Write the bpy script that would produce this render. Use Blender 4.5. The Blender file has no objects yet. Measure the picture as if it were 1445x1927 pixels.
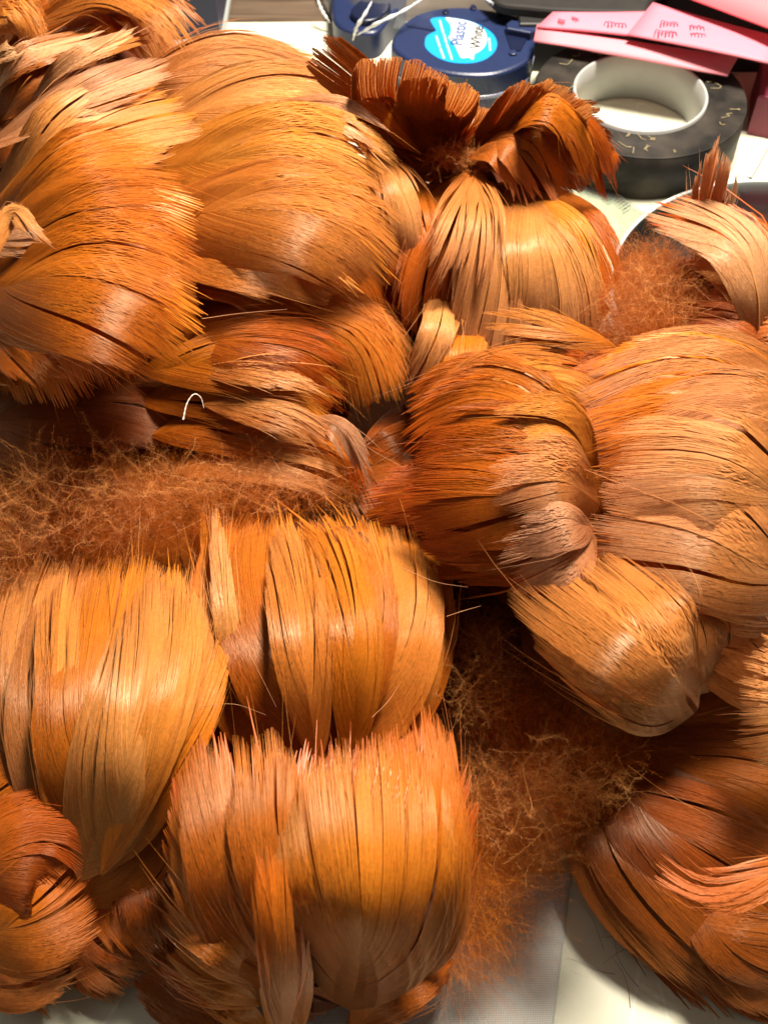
import bpy, math, random
import numpy as np

# ------------------------------------------------------------------ camera, world, lamps, exposure
scene = bpy.context.scene
IMG_W, IMG_H = 1445.0, 1927.0
PITCH = math.radians(54.0)          # camera looks this far below the horizontal
HALF = math.radians(25.0)           # half of the vertical field of view
CAM = np.array((0.0, -0.178, 0.245))
cam_data = bpy.data.cameras.new('camera')
cam_data.sensor_fit = 'VERTICAL'
cam_data.sensor_height = 24.0
cam_data.sensor_width = 18.0
cam_data.lens = 12.0 / math.tan(HALF)
cam_data.clip_start = 0.005
cam_data.clip_end = 20.0
cam_data.dof.use_dof = True
cam_data.dof.focus_distance = 0.235
cam_data.dof.aperture_fstop = 26.0
cam = bpy.data.objects.new('camera', cam_data)
scene.collection.objects.link(cam)
cam.location = CAM
cam.rotation_euler = (math.pi / 2 - PITCH, 0, 0)
scene.camera = cam

world = bpy.data.worlds.new('World')
scene.world = world
world.use_nodes = True
bg = world.node_tree.nodes['Background']
bg.inputs[0].default_value = (1.0, 0.86, 0.70, 1)
bg.inputs[1].default_value = 0.09


def area_lamp(name, loc, target, size, power, colour):
    d = bpy.data.lights.new(name, 'AREA')
    d.shape = 'DISK'
    d.size = size
    d.energy = power
    d.color = colour
    o = bpy.data.objects.new(name, d)
    scene.collection.objects.link(o)
    v = np.array(target) - np.array(loc)
    from mathutils import Vector
    o.location = loc
    o.rotation_euler = Vector(v).to_track_quat('-Z', 'Y').to_euler()
    return o


area_lamp('desk_lamp', (0.12, 0.19, 0.50), (0.0, 0.03, 0.03), 0.13, 8.6, (1.0, 0.90, 0.76))
area_lamp('room_lamp', (-0.35, -0.15, 1.3), (0.0, 0.05, 0.03), 0.40, 0.6, (1.0, 0.93, 0.84))

scene.view_settings.view_transform = 'Standard'
scene.view_settings.look = 'None'
scene.view_settings.exposure = 0.12
scene.view_settings.gamma = 1.0
scene.view_settings.use_curve_mapping = False
scene.render.engine = 'CYCLES'
scene.cycles.use_denoising = True
scene.cycles.max_bounces = 10
scene.cycles.diffuse_bounces = 5
scene.cycles.transparent_max_bounces = 16
scene.render.film_transparent = False

rng = np.random.default_rng(7)
random.seed(7)
COL = scene.collection


# ------------------------------------------------------------------ helpers
def P(x, y, z):
    """point on the plane at height z (mm) seen at photograph position x, y -> metres"""
    t = math.tan(HALF)
    cx = (x - IMG_W / 2) / (IMG_H / 2) * t
    cy = -(y - IMG_H / 2) / (IMG_H / 2) * t
    fwd = np.array((0, math.cos(PITCH), -math.sin(PITCH)))
    up = np.array((0, math.sin(PITCH), math.cos(PITCH)))
    d = fwd + up * cy + np.array((1, 0, 0)) * cx
    s = (z * 0.001 - CAM[2]) / d[2]
    return CAM + d * s


def mesh_obj(name, verts, faces, mat, parent=None, smooth=False, uv=None, uv2=None):
    loc = np.array(parent['_loc']) if parent is not None and '_loc' in parent else np.zeros(3)
    me = bpy.data.meshes.new(name)
    v = np.asarray(verts, dtype=np.float32) - loc.astype(np.float32)
    if isinstance(faces, np.ndarray):
        nf, k = faces.shape
        me.vertices.add(len(v))
        me.vertices.foreach_set('co', v.ravel())
        me.loops.add(nf * k)
        me.loops.foreach_set('vertex_index', faces.astype(np.int32).ravel())
        me.polygons.add(nf)
        me.polygons.foreach_set('loop_start', np.arange(0, nf * k, k, dtype=np.int32))
        me.polygons.foreach_set('loop_total', np.full(nf, k, dtype=np.int32))
        if uv is not None:
            l = me.uv_layers.new(name='fuv')
            l.data.foreach_set('uv', uv[faces.ravel()].astype(np.float32).ravel())
        if uv2 is not None:
            l = me.uv_layers.new(name='across')
            l.data.foreach_set('uv', uv2[faces.ravel()].astype(np.float32).ravel())
        me.update(calc_edges=True)
    else:
        me.from_pydata(v.tolist(), [], faces)
        me.update()
    if smooth:
        me.polygons.foreach_set('use_smooth', np.ones(len(me.polygons), dtype=bool))
    me.materials.append(mat)
    o = bpy.data.objects.new(name, me)
    COL.objects.link(o)
    if parent is not None:
        o.parent = parent
        if '_loc' in parent and parent.type == 'MESH':
            pass
    return o


def thing(name, label, cat, loc=(0, 0, 0), group=None):
    o = bpy.data.objects.new(name, None)
    COL.objects.link(o)
    o.empty_display_size = 0.01
    o.location = loc
    o['_loc'] = [float(c) for c in loc]
    o['label'] = label
    o['category'] = cat
    if group:
        o['group'] = group
    return o


def tag(o, label, cat, group=None):
    o['label'] = label
    o['category'] = cat
    if group:
        o['group'] = group
    return o


def new_mat(name):
    m = bpy.data.materials.new(name)
    m.use_nodes = True
    nt = m.node_tree
    b = nt.nodes['Principled BSDF']
    return m, nt, b


def simple_mat(name, col, rough=0.5, spec=0.5, noise=0.0, nscale=200.0, bump=0.0, metallic=0.0):
    m, nt, b = new_mat(name)
    b.inputs['Roughness'].default_value = rough
    b.inputs['Specular IOR Level'].default_value = spec
    b.inputs['Metallic'].default_value = metallic
    b.inputs['Base Color'].default_value = (*col, 1)
    if noise or bump:
        tc = nt.nodes.new('ShaderNodeTexCoord')
        n = nt.nodes.new('ShaderNodeTexNoise')
        n.inputs['Scale'].default_value = nscale
        n.inputs['Detail'].default_value = 6
        nt.links.new(tc.outputs['Object'], n.inputs['Vector'])
        if noise:
            mr = nt.nodes.new('ShaderNodeMapRange')
            mr.inputs[3].default_value = 1 - noise
            mr.inputs[4].default_value = 1 + noise
            nt.links.new(n.outputs[0], mr.inputs[0])
            mx = nt.nodes.new('ShaderNodeMix')
            mx.data_type = 'RGBA'
            mx.blend_type = 'MULTIPLY'
            mx.inputs[0].default_value = 1
            mx.inputs[6].default_value = (*col, 1)
            nt.links.new(mr.outputs[0], mx.inputs[7])
            nt.links.new(mx.outputs[2], b.inputs['Base Color'])
        if bump:
            bp = nt.nodes.new('ShaderNodeBump')
            bp.inputs['Strength'].default_value = bump
            bp.inputs['Distance'].default_value = 0.0005
            nt.links.new(n.outputs[0], bp.inputs['Height'])
            nt.links.new(bp.outputs[0], b.inputs['Normal'])
    return m


def feather_mat(name, base, mid, tip, rough=0.37, trans=0.26, spec=0.50):
    """dyed feather: colour runs from the quill end to the tip and differs a little from barb to barb"""
    kg, kb = (.92, 1.05) if any(w in name for w in ('gold', 'peach', 'pale', 'shell', 'tan')) else (.86, .70)
    base, mid, tip = [(min(c[0] * .98, .85), c[1] * kg, c[2] * kb) for c in (base, mid, tip)]
    m, nt, b = new_mat(name)
    N = nt.nodes.new
    uv = N('ShaderNodeUVMap')
    uv.uv_map = 'fuv'
    sep = N('ShaderNodeSeparateXYZ')
    nt.links.new(uv.outputs[0], sep.inputs[0])
    tc = N('ShaderNodeTexCoord')
    n1 = N('ShaderNodeTexNoise')
    n1.inputs['Scale'].default_value = 110
    n1.inputs['Detail'].default_value = 3
    nt.links.new(tc.outputs['Object'], n1.inputs['Vector'])
    # dye front wanders with noise
    ad = N('ShaderNodeMath')
    ad.operation = 'MULTIPLY_ADD'
    ad.inputs[1].default_value = 0.55
    nt.links.new(n1.outputs[0], ad.inputs[0])
    ad2 = N('ShaderNodeMath')
    ad2.operation = 'ADD'
    ad2.inputs[1].default_value = -0.275
    nt.links.new(sep.outputs[1], ad2.inputs[0])
    nt.links.new(ad2.outputs[0], ad.inputs[2])
    ramp = N('ShaderNodeValToRGB')
    e = ramp.color_ramp.elements
    e[0].position = 0.05
    e[0].color = (*base, 1)
    e[1].position = 0.95
    e[1].color = (*tip, 1)
    k = ramp.color_ramp.elements.new(0.55)
    k.color = (*mid, 1)
    nt.links.new(ad.outputs[0], ramp.inputs[0])
    # each barb its own value
    mr = N('ShaderNodeMapRange')
    mr.inputs[3].default_value = 0.88
    mr.inputs[4].default_value = 1.12
    nt.links.new(sep.outputs[0], mr.inputs[0])
    oi = N('ShaderNodeObjectInfo')
    mr2 = N('ShaderNodeMapRange')
    mr2.inputs[3].default_value = 0.90
    mr2.inputs[4].default_value = 1.08
    nt.links.new(oi.outputs['Random'], mr2.inputs[0])
    n2 = N('ShaderNodeTexNoise')
    n2.inputs['Scale'].default_value = 1500
    n2.inputs['Detail'].default_value = 2
    nt.links.new(tc.outputs['Object'], n2.inputs['Vector'])
    mr3 = N('ShaderNodeMapRange')
    mr3.inputs[1].default_value = 0.3
    mr3.inputs[2].default_value = 0.7
    mr3.inputs[3].default_value = 0.90
    mr3.inputs[4].default_value = 1.10
    nt.links.new(n2.outputs[0], mr3.inputs[0])
    mu = N('ShaderNodeMath')
    mu.operation = 'MULTIPLY'
    nt.links.new(mr.outputs[0], mu.inputs[0])
    nt.links.new(mr2.outputs[0], mu.inputs[1])
    mu2 = N('ShaderNodeMath')
    mu2.operation = 'MULTIPLY'
    nt.links.new(mu.outputs[0], mu2.inputs[0])
    nt.links.new(mr3.outputs[0], mu2.inputs[1])
    hs = N('ShaderNodeHueSaturation')
    hs.inputs['Saturation'].default_value = 1.0
    mh = N('ShaderNodeMapRange')
    mh.inputs[3].default_value = 0.495
    mh.inputs[4].default_value = 0.505
    nt.links.new(oi.outputs['Random'], mh.inputs[0])
    nt.links.new(mh.outputs[0], hs.inputs['Hue'])
    nt.links.new(ramp.outputs[0], hs.inputs['Color'])
    nt.links.new(mu2.outputs[0], hs.inputs['Value'])
    nt.links.new(hs.outputs[0], b.inputs['Base Color'])
    uv2 = N('ShaderNodeUVMap')
    uv2.uv_map = 'across'
    sp2 = N('ShaderNodeSeparateXYZ')
    nt.links.new(uv2.outputs[0], sp2.inputs[0])
    fq = N('ShaderNodeMath')
    fq.operation = 'MULTIPLY'
    fq.inputs[1].default_value = 6.283 * 2
    nt.links.new(sp2.outputs[0], fq.inputs[0])
    sn = N('ShaderNodeMath')
    sn.operation = 'SINE'
    nt.links.new(fq.outputs[0], sn.inputs[0])
    bp = N('ShaderNodeBump')
    bp.inputs['Strength'].default_value = .5
    bp.inputs['Distance'].default_value = .00006
    nt.links.new(sn.outputs[0], bp.inputs['Height'])
    nt.links.new(bp.outputs[0], b.inputs['Normal'])
    b.inputs['Roughness'].default_value = rough
    b.inputs['Specular IOR Level'].default_value = spec
    tg = N('ShaderNodeTangent')
    tg.direction_type = 'UV_MAP'
    tg.uv_map = 'across'
    nt.links.new(tg.outputs[0], b.inputs['Tangent'])
    b.inputs['Anisotropic'].default_value = .8
    b.inputs['Specular Tint'].default_value = (1.0, 0.86, 0.64, 1)
    tr = N('ShaderNodeBsdfTranslucent')
    nt.links.new(hs.outputs[0], tr.inputs[0])
    mix = N('ShaderNodeMixShader')
    mix.inputs[0].default_value = trans
    out = nt.nodes['Material Output']
    nt.links.new(b.outputs[0], mix.inputs[1])
    nt.links.new(tr.outputs[0], mix.inputs[2])
    nt.links.new(mix.outputs[0], out.inputs[0])
    return m


FM = {
    'gold':   feather_mat('dyed_feather_gold', (.58, .18, .018), (.70, .265, .036), (.74, .31, .062)),
    'amber':  feather_mat('dyed_feather_amber', (.46, .12, .011), (.62, .195, .019), (.68, .25, .035)),
    'orange': feather_mat('dyed_feather_orange', (.50, .15, .016), (.66, .21, .02), (.66, .19, .018)),
    'rust':   feather_mat('dyed_feather_rust', (.56, .20, .03), (.54, .145, .015), (.48, .095, .010)),
    'peach':  feather_mat('dyed_feather_peach', (.58, .19, .03), (.70, .31, .08), (.72, .32, .11)),
    'pale':   feather_mat('dyed_feather_pale', (.62, .26, .08), (.72, .38, .16), (.76, .42, .20)),
    'tan':    feather_mat('dyed_feather_tan', (.66, .30, .07), (.64, .36, .14), (.60, .38, .18)),
    'shell':  feather_mat('dyed_feather_shell', (.62, .27, .07), (.66, .26, .05), (.66, .26, .06), rough=.34),
    'brown':  feather_mat('dyed_feather_brown', (.58, .22, .05), (.56, .22, .06), (.56, .24, .08), trans=.5),
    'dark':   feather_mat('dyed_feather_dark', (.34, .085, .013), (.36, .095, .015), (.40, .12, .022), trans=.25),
    'pink':   feather_mat('dyed_feather_pink', (.60, .20, .03), (.64, .20, .05), (.72, .27, .12)),
}
DOWN_M = feather_mat('dyed_down', (.56, .15, .016), (.64, .20, .026), (.70, .29, .06), rough=.5, trans=.4, spec=.2)
DOWN_P = feather_mat('pale_down', (.54, .17, .03), (.64, .27, .06), (.74, .40, .14), rough=.5, trans=.4, spec=.3)
CORE_FILL_M = simple_mat('dark_core_filler', (.10, .022, .006), .8, .2, .4, 900, .6)  # dark filler material for the hidden light-blocking cores
QUILL_M = simple_mat('quill_horn', (.55, .24, .07), .35, .5)
WHITE_FIBRE = simple_mat('white_fibre', (.75, .68, .60), .5)


def catmull(pts, n):
    p = np.asarray(pts, float)
    if len(p) == 2:
        p = np.array([p[0], (p[0] + p[1]) / 2, p[1]])
    ext = np.vstack([2 * p[0] - p[1], p, 2 * p[-1] - p[-2]])
    segs = len(p) - 1
    out = []
    for i in range(segs):
        a, b, c, d = ext[i:i + 4]
        m = n // segs + 1
        t = np.linspace(0, 1, m, endpoint=(i == segs - 1))[:, None]
        out.append(0.5 * (2 * b + (c - a) * t + (2 * a - 5 * b + 4 * c - d) * t ** 2 + (3 * b - a - 3 * c + d) * t ** 3))
    q = np.vstack(out)
    s = np.r_[0, np.cumsum(np.linalg.norm(np.diff(q, axis=0), axis=1))]
    u = np.linspace(0, s[-1], n)
    return np.stack([np.interp(u, s, q[:, k]) for k in range(3)], 1), s[-1]


def norm(v):
    return v / np.maximum(np.linalg.norm(v, axis=-1, keepdims=True), 1e-12)


def frames(path, face, roll):
    T = norm(np.gradient(path, axis=0))
    f = norm(np.asarray(face, float))
    S = norm(np.cross(T, f))
    N = np.cross(S, T)
    if roll is not None:
        r = np.radians(np.linspace(roll[0], roll[1], len(path)))[:, None]
        S, N = S * np.cos(r) + N * np.sin(r), -S * np.sin(r) + N * np.cos(r)
    return T, S, N


def tube(path, rad, sides=5):
    """verts, faces of a tapered tube"""
    T = norm(np.gradient(path, axis=0))
    ref = np.array((0.3, -0.5, 0.8))
    S = norm(np.cross(T, ref))
    N = np.cross(S, T)
    a = np.linspace(0, 2 * np.pi, sides, endpoint=False)
    rad = np.broadcast_to(rad, (len(path),))
    v = path[:, None] + rad[:, None, None] * (S[:, None] * np.cos(a)[None, :, None] + N[:, None] * np.sin(a)[None, :, None])
    n = len(path)
    i = np.arange(n - 1)[:, None] * sides
    j = np.arange(sides)[None]
    k = (j + 1) % sides
    f = np.stack([i + j, i + k, i + k + sides, i + j + sides], -1).reshape(-1, 4)
    return v.reshape(-1, 3), f


def feather(parent, pts, W, mat='orange', k=3.0, um=0.55, base=0.25, sp=0.155, clump=0.3, lift=0.7, fray=0.14,
            cup=0.03, ur=0.42, wild=0.04, face=(0, -0.45, 0.9), roll=None, sway=0.25, quill=False, ub=0.55, bow=(.40, .92),
            gsize=(25, 130), world_pts=None, tilt=13, wav=0.25, bexp=.9, tw=.12, name='feather'):
    """one feather: two rows of barbs that leave the quill, sweep to the outline and gather into locks.
    pts: (x, y, height mm) from the quill end to the tip; W: half width in mm"""
    w3 = world_pts if world_pts is not None else np.array([P(*p) for p in pts])
    path, L = catmull(w3, 72)
    L *= 1000.0
    T, S, N = frames(path, face, roll)
    uu = np.linspace(0, 1, 72)

    def at(arr, u):
        uc = np.clip(u, 0, 1)
        r = np.stack([np.interp(uc, uu, arr[:, c]) for c in range(3)], -1)
        return r

    wav_ph = rng.uniform(0, 6.28, 4)

    def surf(u, v):
        C = at(path, u) + at(T, u) * (np.maximum(u - 1, 0) * L * 0.001)[..., None]
        Sx, Nx = at(S, u), at(N, u)
        c = cup * (1 - 0.3 * u)
        ph = v * c
        sx = np.where(abs(c) > 1e-5, np.sin(ph) / c, v)
        nx = np.where(abs(c) > 1e-5, (np.cos(ph) - 1) / c, 0)
        nx = nx + wav * np.sin(v * 0.35 + wav_ph[0] + 2 * u) * np.sin(u * 5 + wav_ph[1]) + wav * .5 * np.sin(v * .9 + wav_ph[2] + u * 4)
        return C + Sx * (sx * .001)[..., None] + Nx * (nx * .001)[..., None], np.cos(ph)[..., None] * Nx + np.sin(ph)[..., None] * Sx

    us = np.linspace(ub, 1, 400)
    a = base + (1 - base) * np.sin(np.pi / 2 * np.clip(us / um, 0, 1)) ** bexp
    b = np.where(us > um, np.clip(1 - ((us - um) / (1 - um)) ** k, 0, 1) ** (1 / k), 1)
    prof = a * b
    allv, allf, alluv, alluv2 = [], [], [], []
    off = 0
    ns = (7 if sp > .5 else (9 if L < 38 else 11))
    t = np.linspace(0, 1, ns) ** 1.25
    for side in (-1, 1):
        ov = prof * W * rng.uniform(.92, 1.06)
        ou = us
        arc = np.r_[0, np.cumsum(np.hypot(np.diff(ou * L), np.diff(ov)))]
        nb = max(10, int(arc[-1] / sp))
        q = (np.arange(nb) + rng.uniform(-.3, .3, nb)) / nb
        q = np.clip(q, 0, 1)
        eu = np.interp(q * arc[-1], arc, ou)
        ev = np.interp(q * arc[-1], arc, ov)
        au = 0.005 + (ur - 0.005) * q ** 1.6
        au = np.minimum(au, eu - .01)
        # locks
        gid = np.zeros(nb, int)
        i = 0
        g = 0
        cents = []
        while i < nb:
            s = int(rng.integers(gsize[0], gsize[1]))
            gid[i:i + s] = g
            cents.append(min(i + s // 2, nb - 1))
            i += s
            g += 1
        cents = np.array(cents)
        gc = .40 * clump * rng.uniform(.1, 1.0, g) ** 1.4
        gl = lift * rng.normal(0, 1, g)
        gs = rng.normal(0, 1, g) * sway * .8
        cu, cv = eu[cents][gid], ev[cents][gid]
        eu2 = eu + (cu - eu) * gc[gid]
        ev2 = ev + (cv - ev) * gc[gid] + gs[gid] * 1.0
        # ragged ends
        ln = 1 - fray * 1.1 * rng.random(nb) ** 3.2 - fray * .5 * rng.random(g)[gid] ** 1.5 - fray * .5 * (.5 + .5 * np.sin(q * rng.uniform(10, 30) + rng.uniform(0, 6)))
        wl = rng.random(nb) < wild
        ln = np.where(wl, ln + np.where(rng.random(nb) < .3, rng.uniform(0, .30, nb), rng.uniform(0, .08, nb)), ln)
        jl = np.where(wl, np.abs(rng.normal(0, 2.2, nb)), rng.normal(0, .04, nb))
        js = np.where(wl, rng.normal(0, 2.2, nb), rng.normal(0, .07, nb))
        tt = t[None] * ln[:, None]
        mu_, mv_ = au + bow[0] * (eu2 - au), bow[1] * ev2
        U = (1 - tt) ** 2 * au[:, None] + 2 * tt * (1 - tt) * mu_[:, None] + tt ** 2 * eu2[:, None]
        V = 2 * tt * (1 - tt) * mv_[:, None] + tt ** 2 * ev2[:, None] + js[:, None] * tt ** 2
        # fine tufts at the very ends
        sub = np.cumsum(rng.random(nb) < .16)
        sc_ = np.array([np.mean(np.nonzero(sub == h)[0]) if np.any(sub == h) else 0 for h in range(sub.max() + 1)])[sub].astype(int)
        st = (.35 * clump + .06) * rng.uniform(.2, 1, sub.max() + 1)[sub]
        U = U + ((eu[sc_] - eu) * st)[:, None] * tt ** 5
        V = V + ((ev[sc_] - ev) * st)[:, None] * tt ** 5
        V = V * side
        C, Nn = surf(U, V)
        nl = (gl[gid][:, None] * tt ** 1.4 + jl[:, None] * tt ** 2.5 + rng.normal(0, .004, nb)[:, None])
        C = C + Nn * (nl * .001)[..., None]
        Tb = norm(np.gradient(C, axis=1))
        Sb = norm(np.cross(Nn, Tb))
        an = np.radians(tilt * side + rng.normal(0, 1.2, nb))[:, None, None]
        Sb = Sb * np.cos(an) + Nn * np.sin(an)
        sp_r = (ur * L) / nb
        wr = (sp_r + (sp - sp_r) * t) * 1.9
        wr = np.clip(wr, .14, sp * 1.9)[None] * (rng.uniform(.75, 1.2, nb) * np.where(wl, .45, 1))[:, None]
        tap = np.interp(t, [0, .7, .9, 1], [1, 1, .5 + .5 * tw, tw])
        wr = wr * tap[None] * .0005
        A, B = C - Sb * wr[..., None], C + Sb * wr[..., None]
        v = np.stack([A, B], 2).reshape(-1, 3)
        i0 = (np.arange(nb) * ns * 2)[:, None] + (np.arange(ns - 1) * 2)[None]
        f = np.stack([i0, i0 + 1, i0 + 3, i0 + 2], -1).reshape(-1, 4) + off
        r = np.clip(rng.normal(.5, .2, nb) + rng.normal(0, .12, g)[gid], 0, 1)
        uvx = np.repeat(r, ns * 2)
        uvy = np.repeat(np.clip(U, 0, 1).reshape(-1), 2)
        allv.append(v)
        allf.append(f)
        alluv.append(np.stack([uvx, uvy], 1))
        alluv2.append(np.stack([np.tile(np.array([0., 1.]), nb * ns) + np.repeat(rng.random(nb), ns * 2), np.repeat((tt * 1.0).reshape(-1), 2)], 1))
        off += len(v)
    v, f, uvs = np.vstack(allv), np.vstack(allf), np.vstack(alluv)
    m = FM[mat] if isinstance(mat, str) else mat
    o = mesh_obj(name, v, f, m, parent, smooth=True, uv=uvs, uv2=np.vstack(alluv2))
    if parent is not None and '_loc' in parent:
        o['_loc'] = list(parent['_loc'])
    if quill:
        n_q = int(72 * ur)
        qv, qf = tube(path[:n_q] - N[:n_q] * 0.0001, np.linspace(.00055, .00012, n_q))
        mesh_obj('quill', qv, qf, QUILL_M, o, smooth=True)
    return o


def under(parent, pts, W, n=2, dz=8, mat='rust', spread=9, **kw):
    """the hidden layers of feathers beneath a visible one"""
    for i in range(n):
        q = np.array([P(p[0], p[1], max(p[2] - dz * (i + 1), 4)) for p in pts])
        q = q + np.array((rng.normal(0, .0015), rng.normal(0, .0015), 0))
        c = q.mean(0)
        a = math.radians(rng.normal(0, spread))
        R = np.array(((math.cos(a), -math.sin(a), 0), (math.sin(a), math.cos(a), 0), (0, 0, 1)))
        q = (q - c) @ R.T + c
        args = dict(sp=.75, clump=.25, lift=.4, cup=.03)
        args.update(kw)
        feather(parent, None, W * 0.95, mat=mat, world_pts=q, **args)


def down(parent, blobs, n, mat, length=(4, 10), dirn=(0, 0, 1), spread=1.0, hair=1.8, hw=.017, name='down', nh=13):
    """matted down: blobs are (x, y, z mm, radius px x, radius px y, thickness mm)"""
    B = len(blobs)
    wts = np.array([b[3] * b[4] for b in blobs], float)
    pick = rng.choice(B, n, p=wts / wts.sum())
    P0 = np.zeros((n, 3))
    for i, bi in enumerate(pick):
        x, y, z, rx, ry, th = blobs[bi]
        r = math.sqrt(rng.random())
        a = rng.uniform(0, 6.283)
        zz = z + th * (1 - r * r) * rng.uniform(.2, 1) - th * .5
        P0[i] = P(x + rx * r * math.cos(a), y + ry * r * math.sin(a), max(zz, 1.0))
    D = norm(norm(np.asarray(dirn, float))[None] + rng.normal(0, spread, (n, 3)))
    Ln = rng.uniform(length[0], length[1], n)[:, None] * .001
    bend = norm(rng.normal(0, 1, (n, 3))) * .9
    bend2 = norm(rng.normal(0, 1, (n, 3))) * .35
    ns = 8
    t = np.linspace(0, 1, ns)[None, :, None]
    C = P0[:, None] + D[:, None] * Ln[:, None] * t + bend[:, None] * Ln[:, None] * t ** 2 + bend2[:, None] * Ln[:, None] * np.sin(t * 5)
    C[..., 2] = np.maximum(C[..., 2], .0008)
    T = norm(np.gradient(C, axis=1))
    ref = norm(rng.normal(0, 1, (n, 3)))[:, None]
    S = norm(np.cross(T, np.broadcast_to(ref, T.shape)))
    w = (hw * .001 * np.linspace(1, .4, ns))[None, :, None]
    v = np.stack([C - S * w, C + S * w], 2).reshape(-1, 3)
    i0 = (np.arange(n) * ns * 2)[:, None] + (np.arange(ns - 1) * 2)[None]
    quads = np.stack([i0, i0 + 1, i0 + 3, i0 + 2], -1).reshape(-1, 4)
    tris = np.vstack([quads[:, [0, 1, 2]], quads[:, [0, 2, 3]]])
    rr = rng.random(n)
    uv = np.stack([np.repeat(rr, ns * 2), np.repeat(np.tile(np.linspace(.1, .9, ns), n), 2)], 1)
    # side hairs
    ht = np.linspace(.12, 1, nh)
    idx = ht * (ns - 1)
    lo = np.clip(np.floor(idx).astype(int), 0, ns - 2)
    fr = (idx - lo)[None, :, None]
    Hc = C[:, lo] * (1 - fr) + C[:, lo + 1] * fr
    Ht = T[:, lo]
    Hs = S[:, lo]
    vs, uvs = [v], [uv]
    fs = [tris]
    off = len(v)
    for sd in (-1, 1):
        d = norm(Ht * .9 + Hs * sd + rng.normal(0, .35, Hc.shape))
        ll = hair * .001 * rng.uniform(.5, 1.2, Hc.shape[:2])[..., None] * (1.15 - .6 * ht)[None, :, None]
        tip = Hc + d * ll
        tip[..., 2] = np.maximum(tip[..., 2], .0006)
        sw = norm(np.cross(d, ref)) * (hw * .7 * .001)
        vv = np.stack([Hc - sw, Hc + sw, tip], 2).reshape(-1, 3)
        m = n * nh
        fs.append((np.arange(m * 3).reshape(-1, 3)) + off)
        vs.append(vv)
        uvs.append(np.stack([np.repeat(np.repeat(rr, nh), 3), np.tile(np.array([.5, .5, 1.0]), m)], 1))
        off += len(vv)
    o = mesh_obj(name, np.vstack(vs), np.vstack(fs), mat, parent, uv=np.vstack(uvs), uv2=np.vstack(uvs))
    o['kind'] = 'stuff'
    return o


def strands(parent, items, mat, r=.05, name='stray_barb', each=True):
    for pts in items:
        path, L = catmull(np.array([P(*p) for p in pts]), 24)
        v, f = tube(path, np.linspace(r, r * .35, 24) * .001, 4)
        uv = np.stack([np.full(len(v), rng.random()), np.repeat(np.linspace(.3, 1, 24), 4)], 1)
        mesh_obj(name, v, f, mat, parent, smooth=True, uv=uv, uv2=uv)


def core(parent, pts, name='filler_core'):  # unseen lumpy filler, added so no light leaks through the bunch
    """added light-blocking filler hidden inside a bunch: pts are (x, y, z mm, radius mm)"""
    w = np.array([P(p[0], p[1], p[2]) for p in pts])
    path, L = catmull(w, 40)
    s = np.linspace(0, 1, len(pts))
    rad = np.interp(np.linspace(0, 1, 40), s, [p[3] for p in pts]) * .001
    rad = rad * np.sin(np.linspace(.12, np.pi - .12, 40)) ** .35
    v, f = tube(path, rad, 14)
    c = np.repeat(path, 14, axis=0)
    ph = rng.uniform(0, 6.28, 3)
    w_ = 1 + .16 * np.sin(v[:, 0] * 420 + ph[0]) * np.sin(v[:, 1] * 380 + ph[1]) + .10 * np.sin(v[:, 0] * 1100 + v[:, 2] * 900 + ph[2])
    v = c + (v - c) * w_[:, None]
    v[:, 2] = np.maximum(v[:, 2], .0012)
    return mesh_obj(name, v, f, CORE_FILL_M, parent, smooth=True)


def prism(poly, z0, z1, bevel=0.0):
    """closed solid from a world outline (list of (x, y)) between two heights, with a small edge bevel"""
    p = np.asarray(poly, float)
    n = len(p)
    area = .5 * np.sum(p[:, 0] * np.roll(p[:, 1], -1) - np.roll(p[:, 0], -1) * p[:, 1])
    if area < 0:
        p = p[::-1]
    d = norm(np.roll(p, -1, 0) - np.roll(p, 1, 0))
    inn = np.stack([-d[:, 1], d[:, 0]], 1)
    rings = [(p, z0)]
    if bevel:
        rings.append((p, z1 - bevel))
        rings.append((p + inn * bevel * .35, z1 - bevel * .35))
        rings.append((p + inn * bevel, z1))
    else:
        rings.append((p, z1))
    v = []
    for q, z in rings:
        v += [(a[0], a[1], z) for a in q]
    f = []
    for r in range(len(rings) - 1):
        for i in range(n):
            j = (i + 1) % n
            f.append((r * n + i, r * n + j, (r + 1) * n + j, (r + 1) * n + i))
    f.append(tuple(range((len(rings) - 1) * n, len(rings) * n)))
    f.append(tuple(range(n - 1, -1, -1)))
    return v, f


def ppoly(pts, z):
    return [tuple(P(x, y, z)[:2]) for x, y in pts]


def smooth_closed(poly, n=64):
    p = np.asarray(poly, float)
    m = len(p)
    out = []
    for i in range(m):
        a, b, c, d = p[i - 1], p[i], p[(i + 1) % m], p[(i + 2) % m]
        for t in np.linspace(0, 1, max(2, n // m), endpoint=False):
            out.append(.5 * (2 * b + (c - a) * t + (2 * a - 5 * b + 4 * c - d) * t * t + (3 * b - a - 3 * c + d) * t ** 3))
    return np.array(out)


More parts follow.
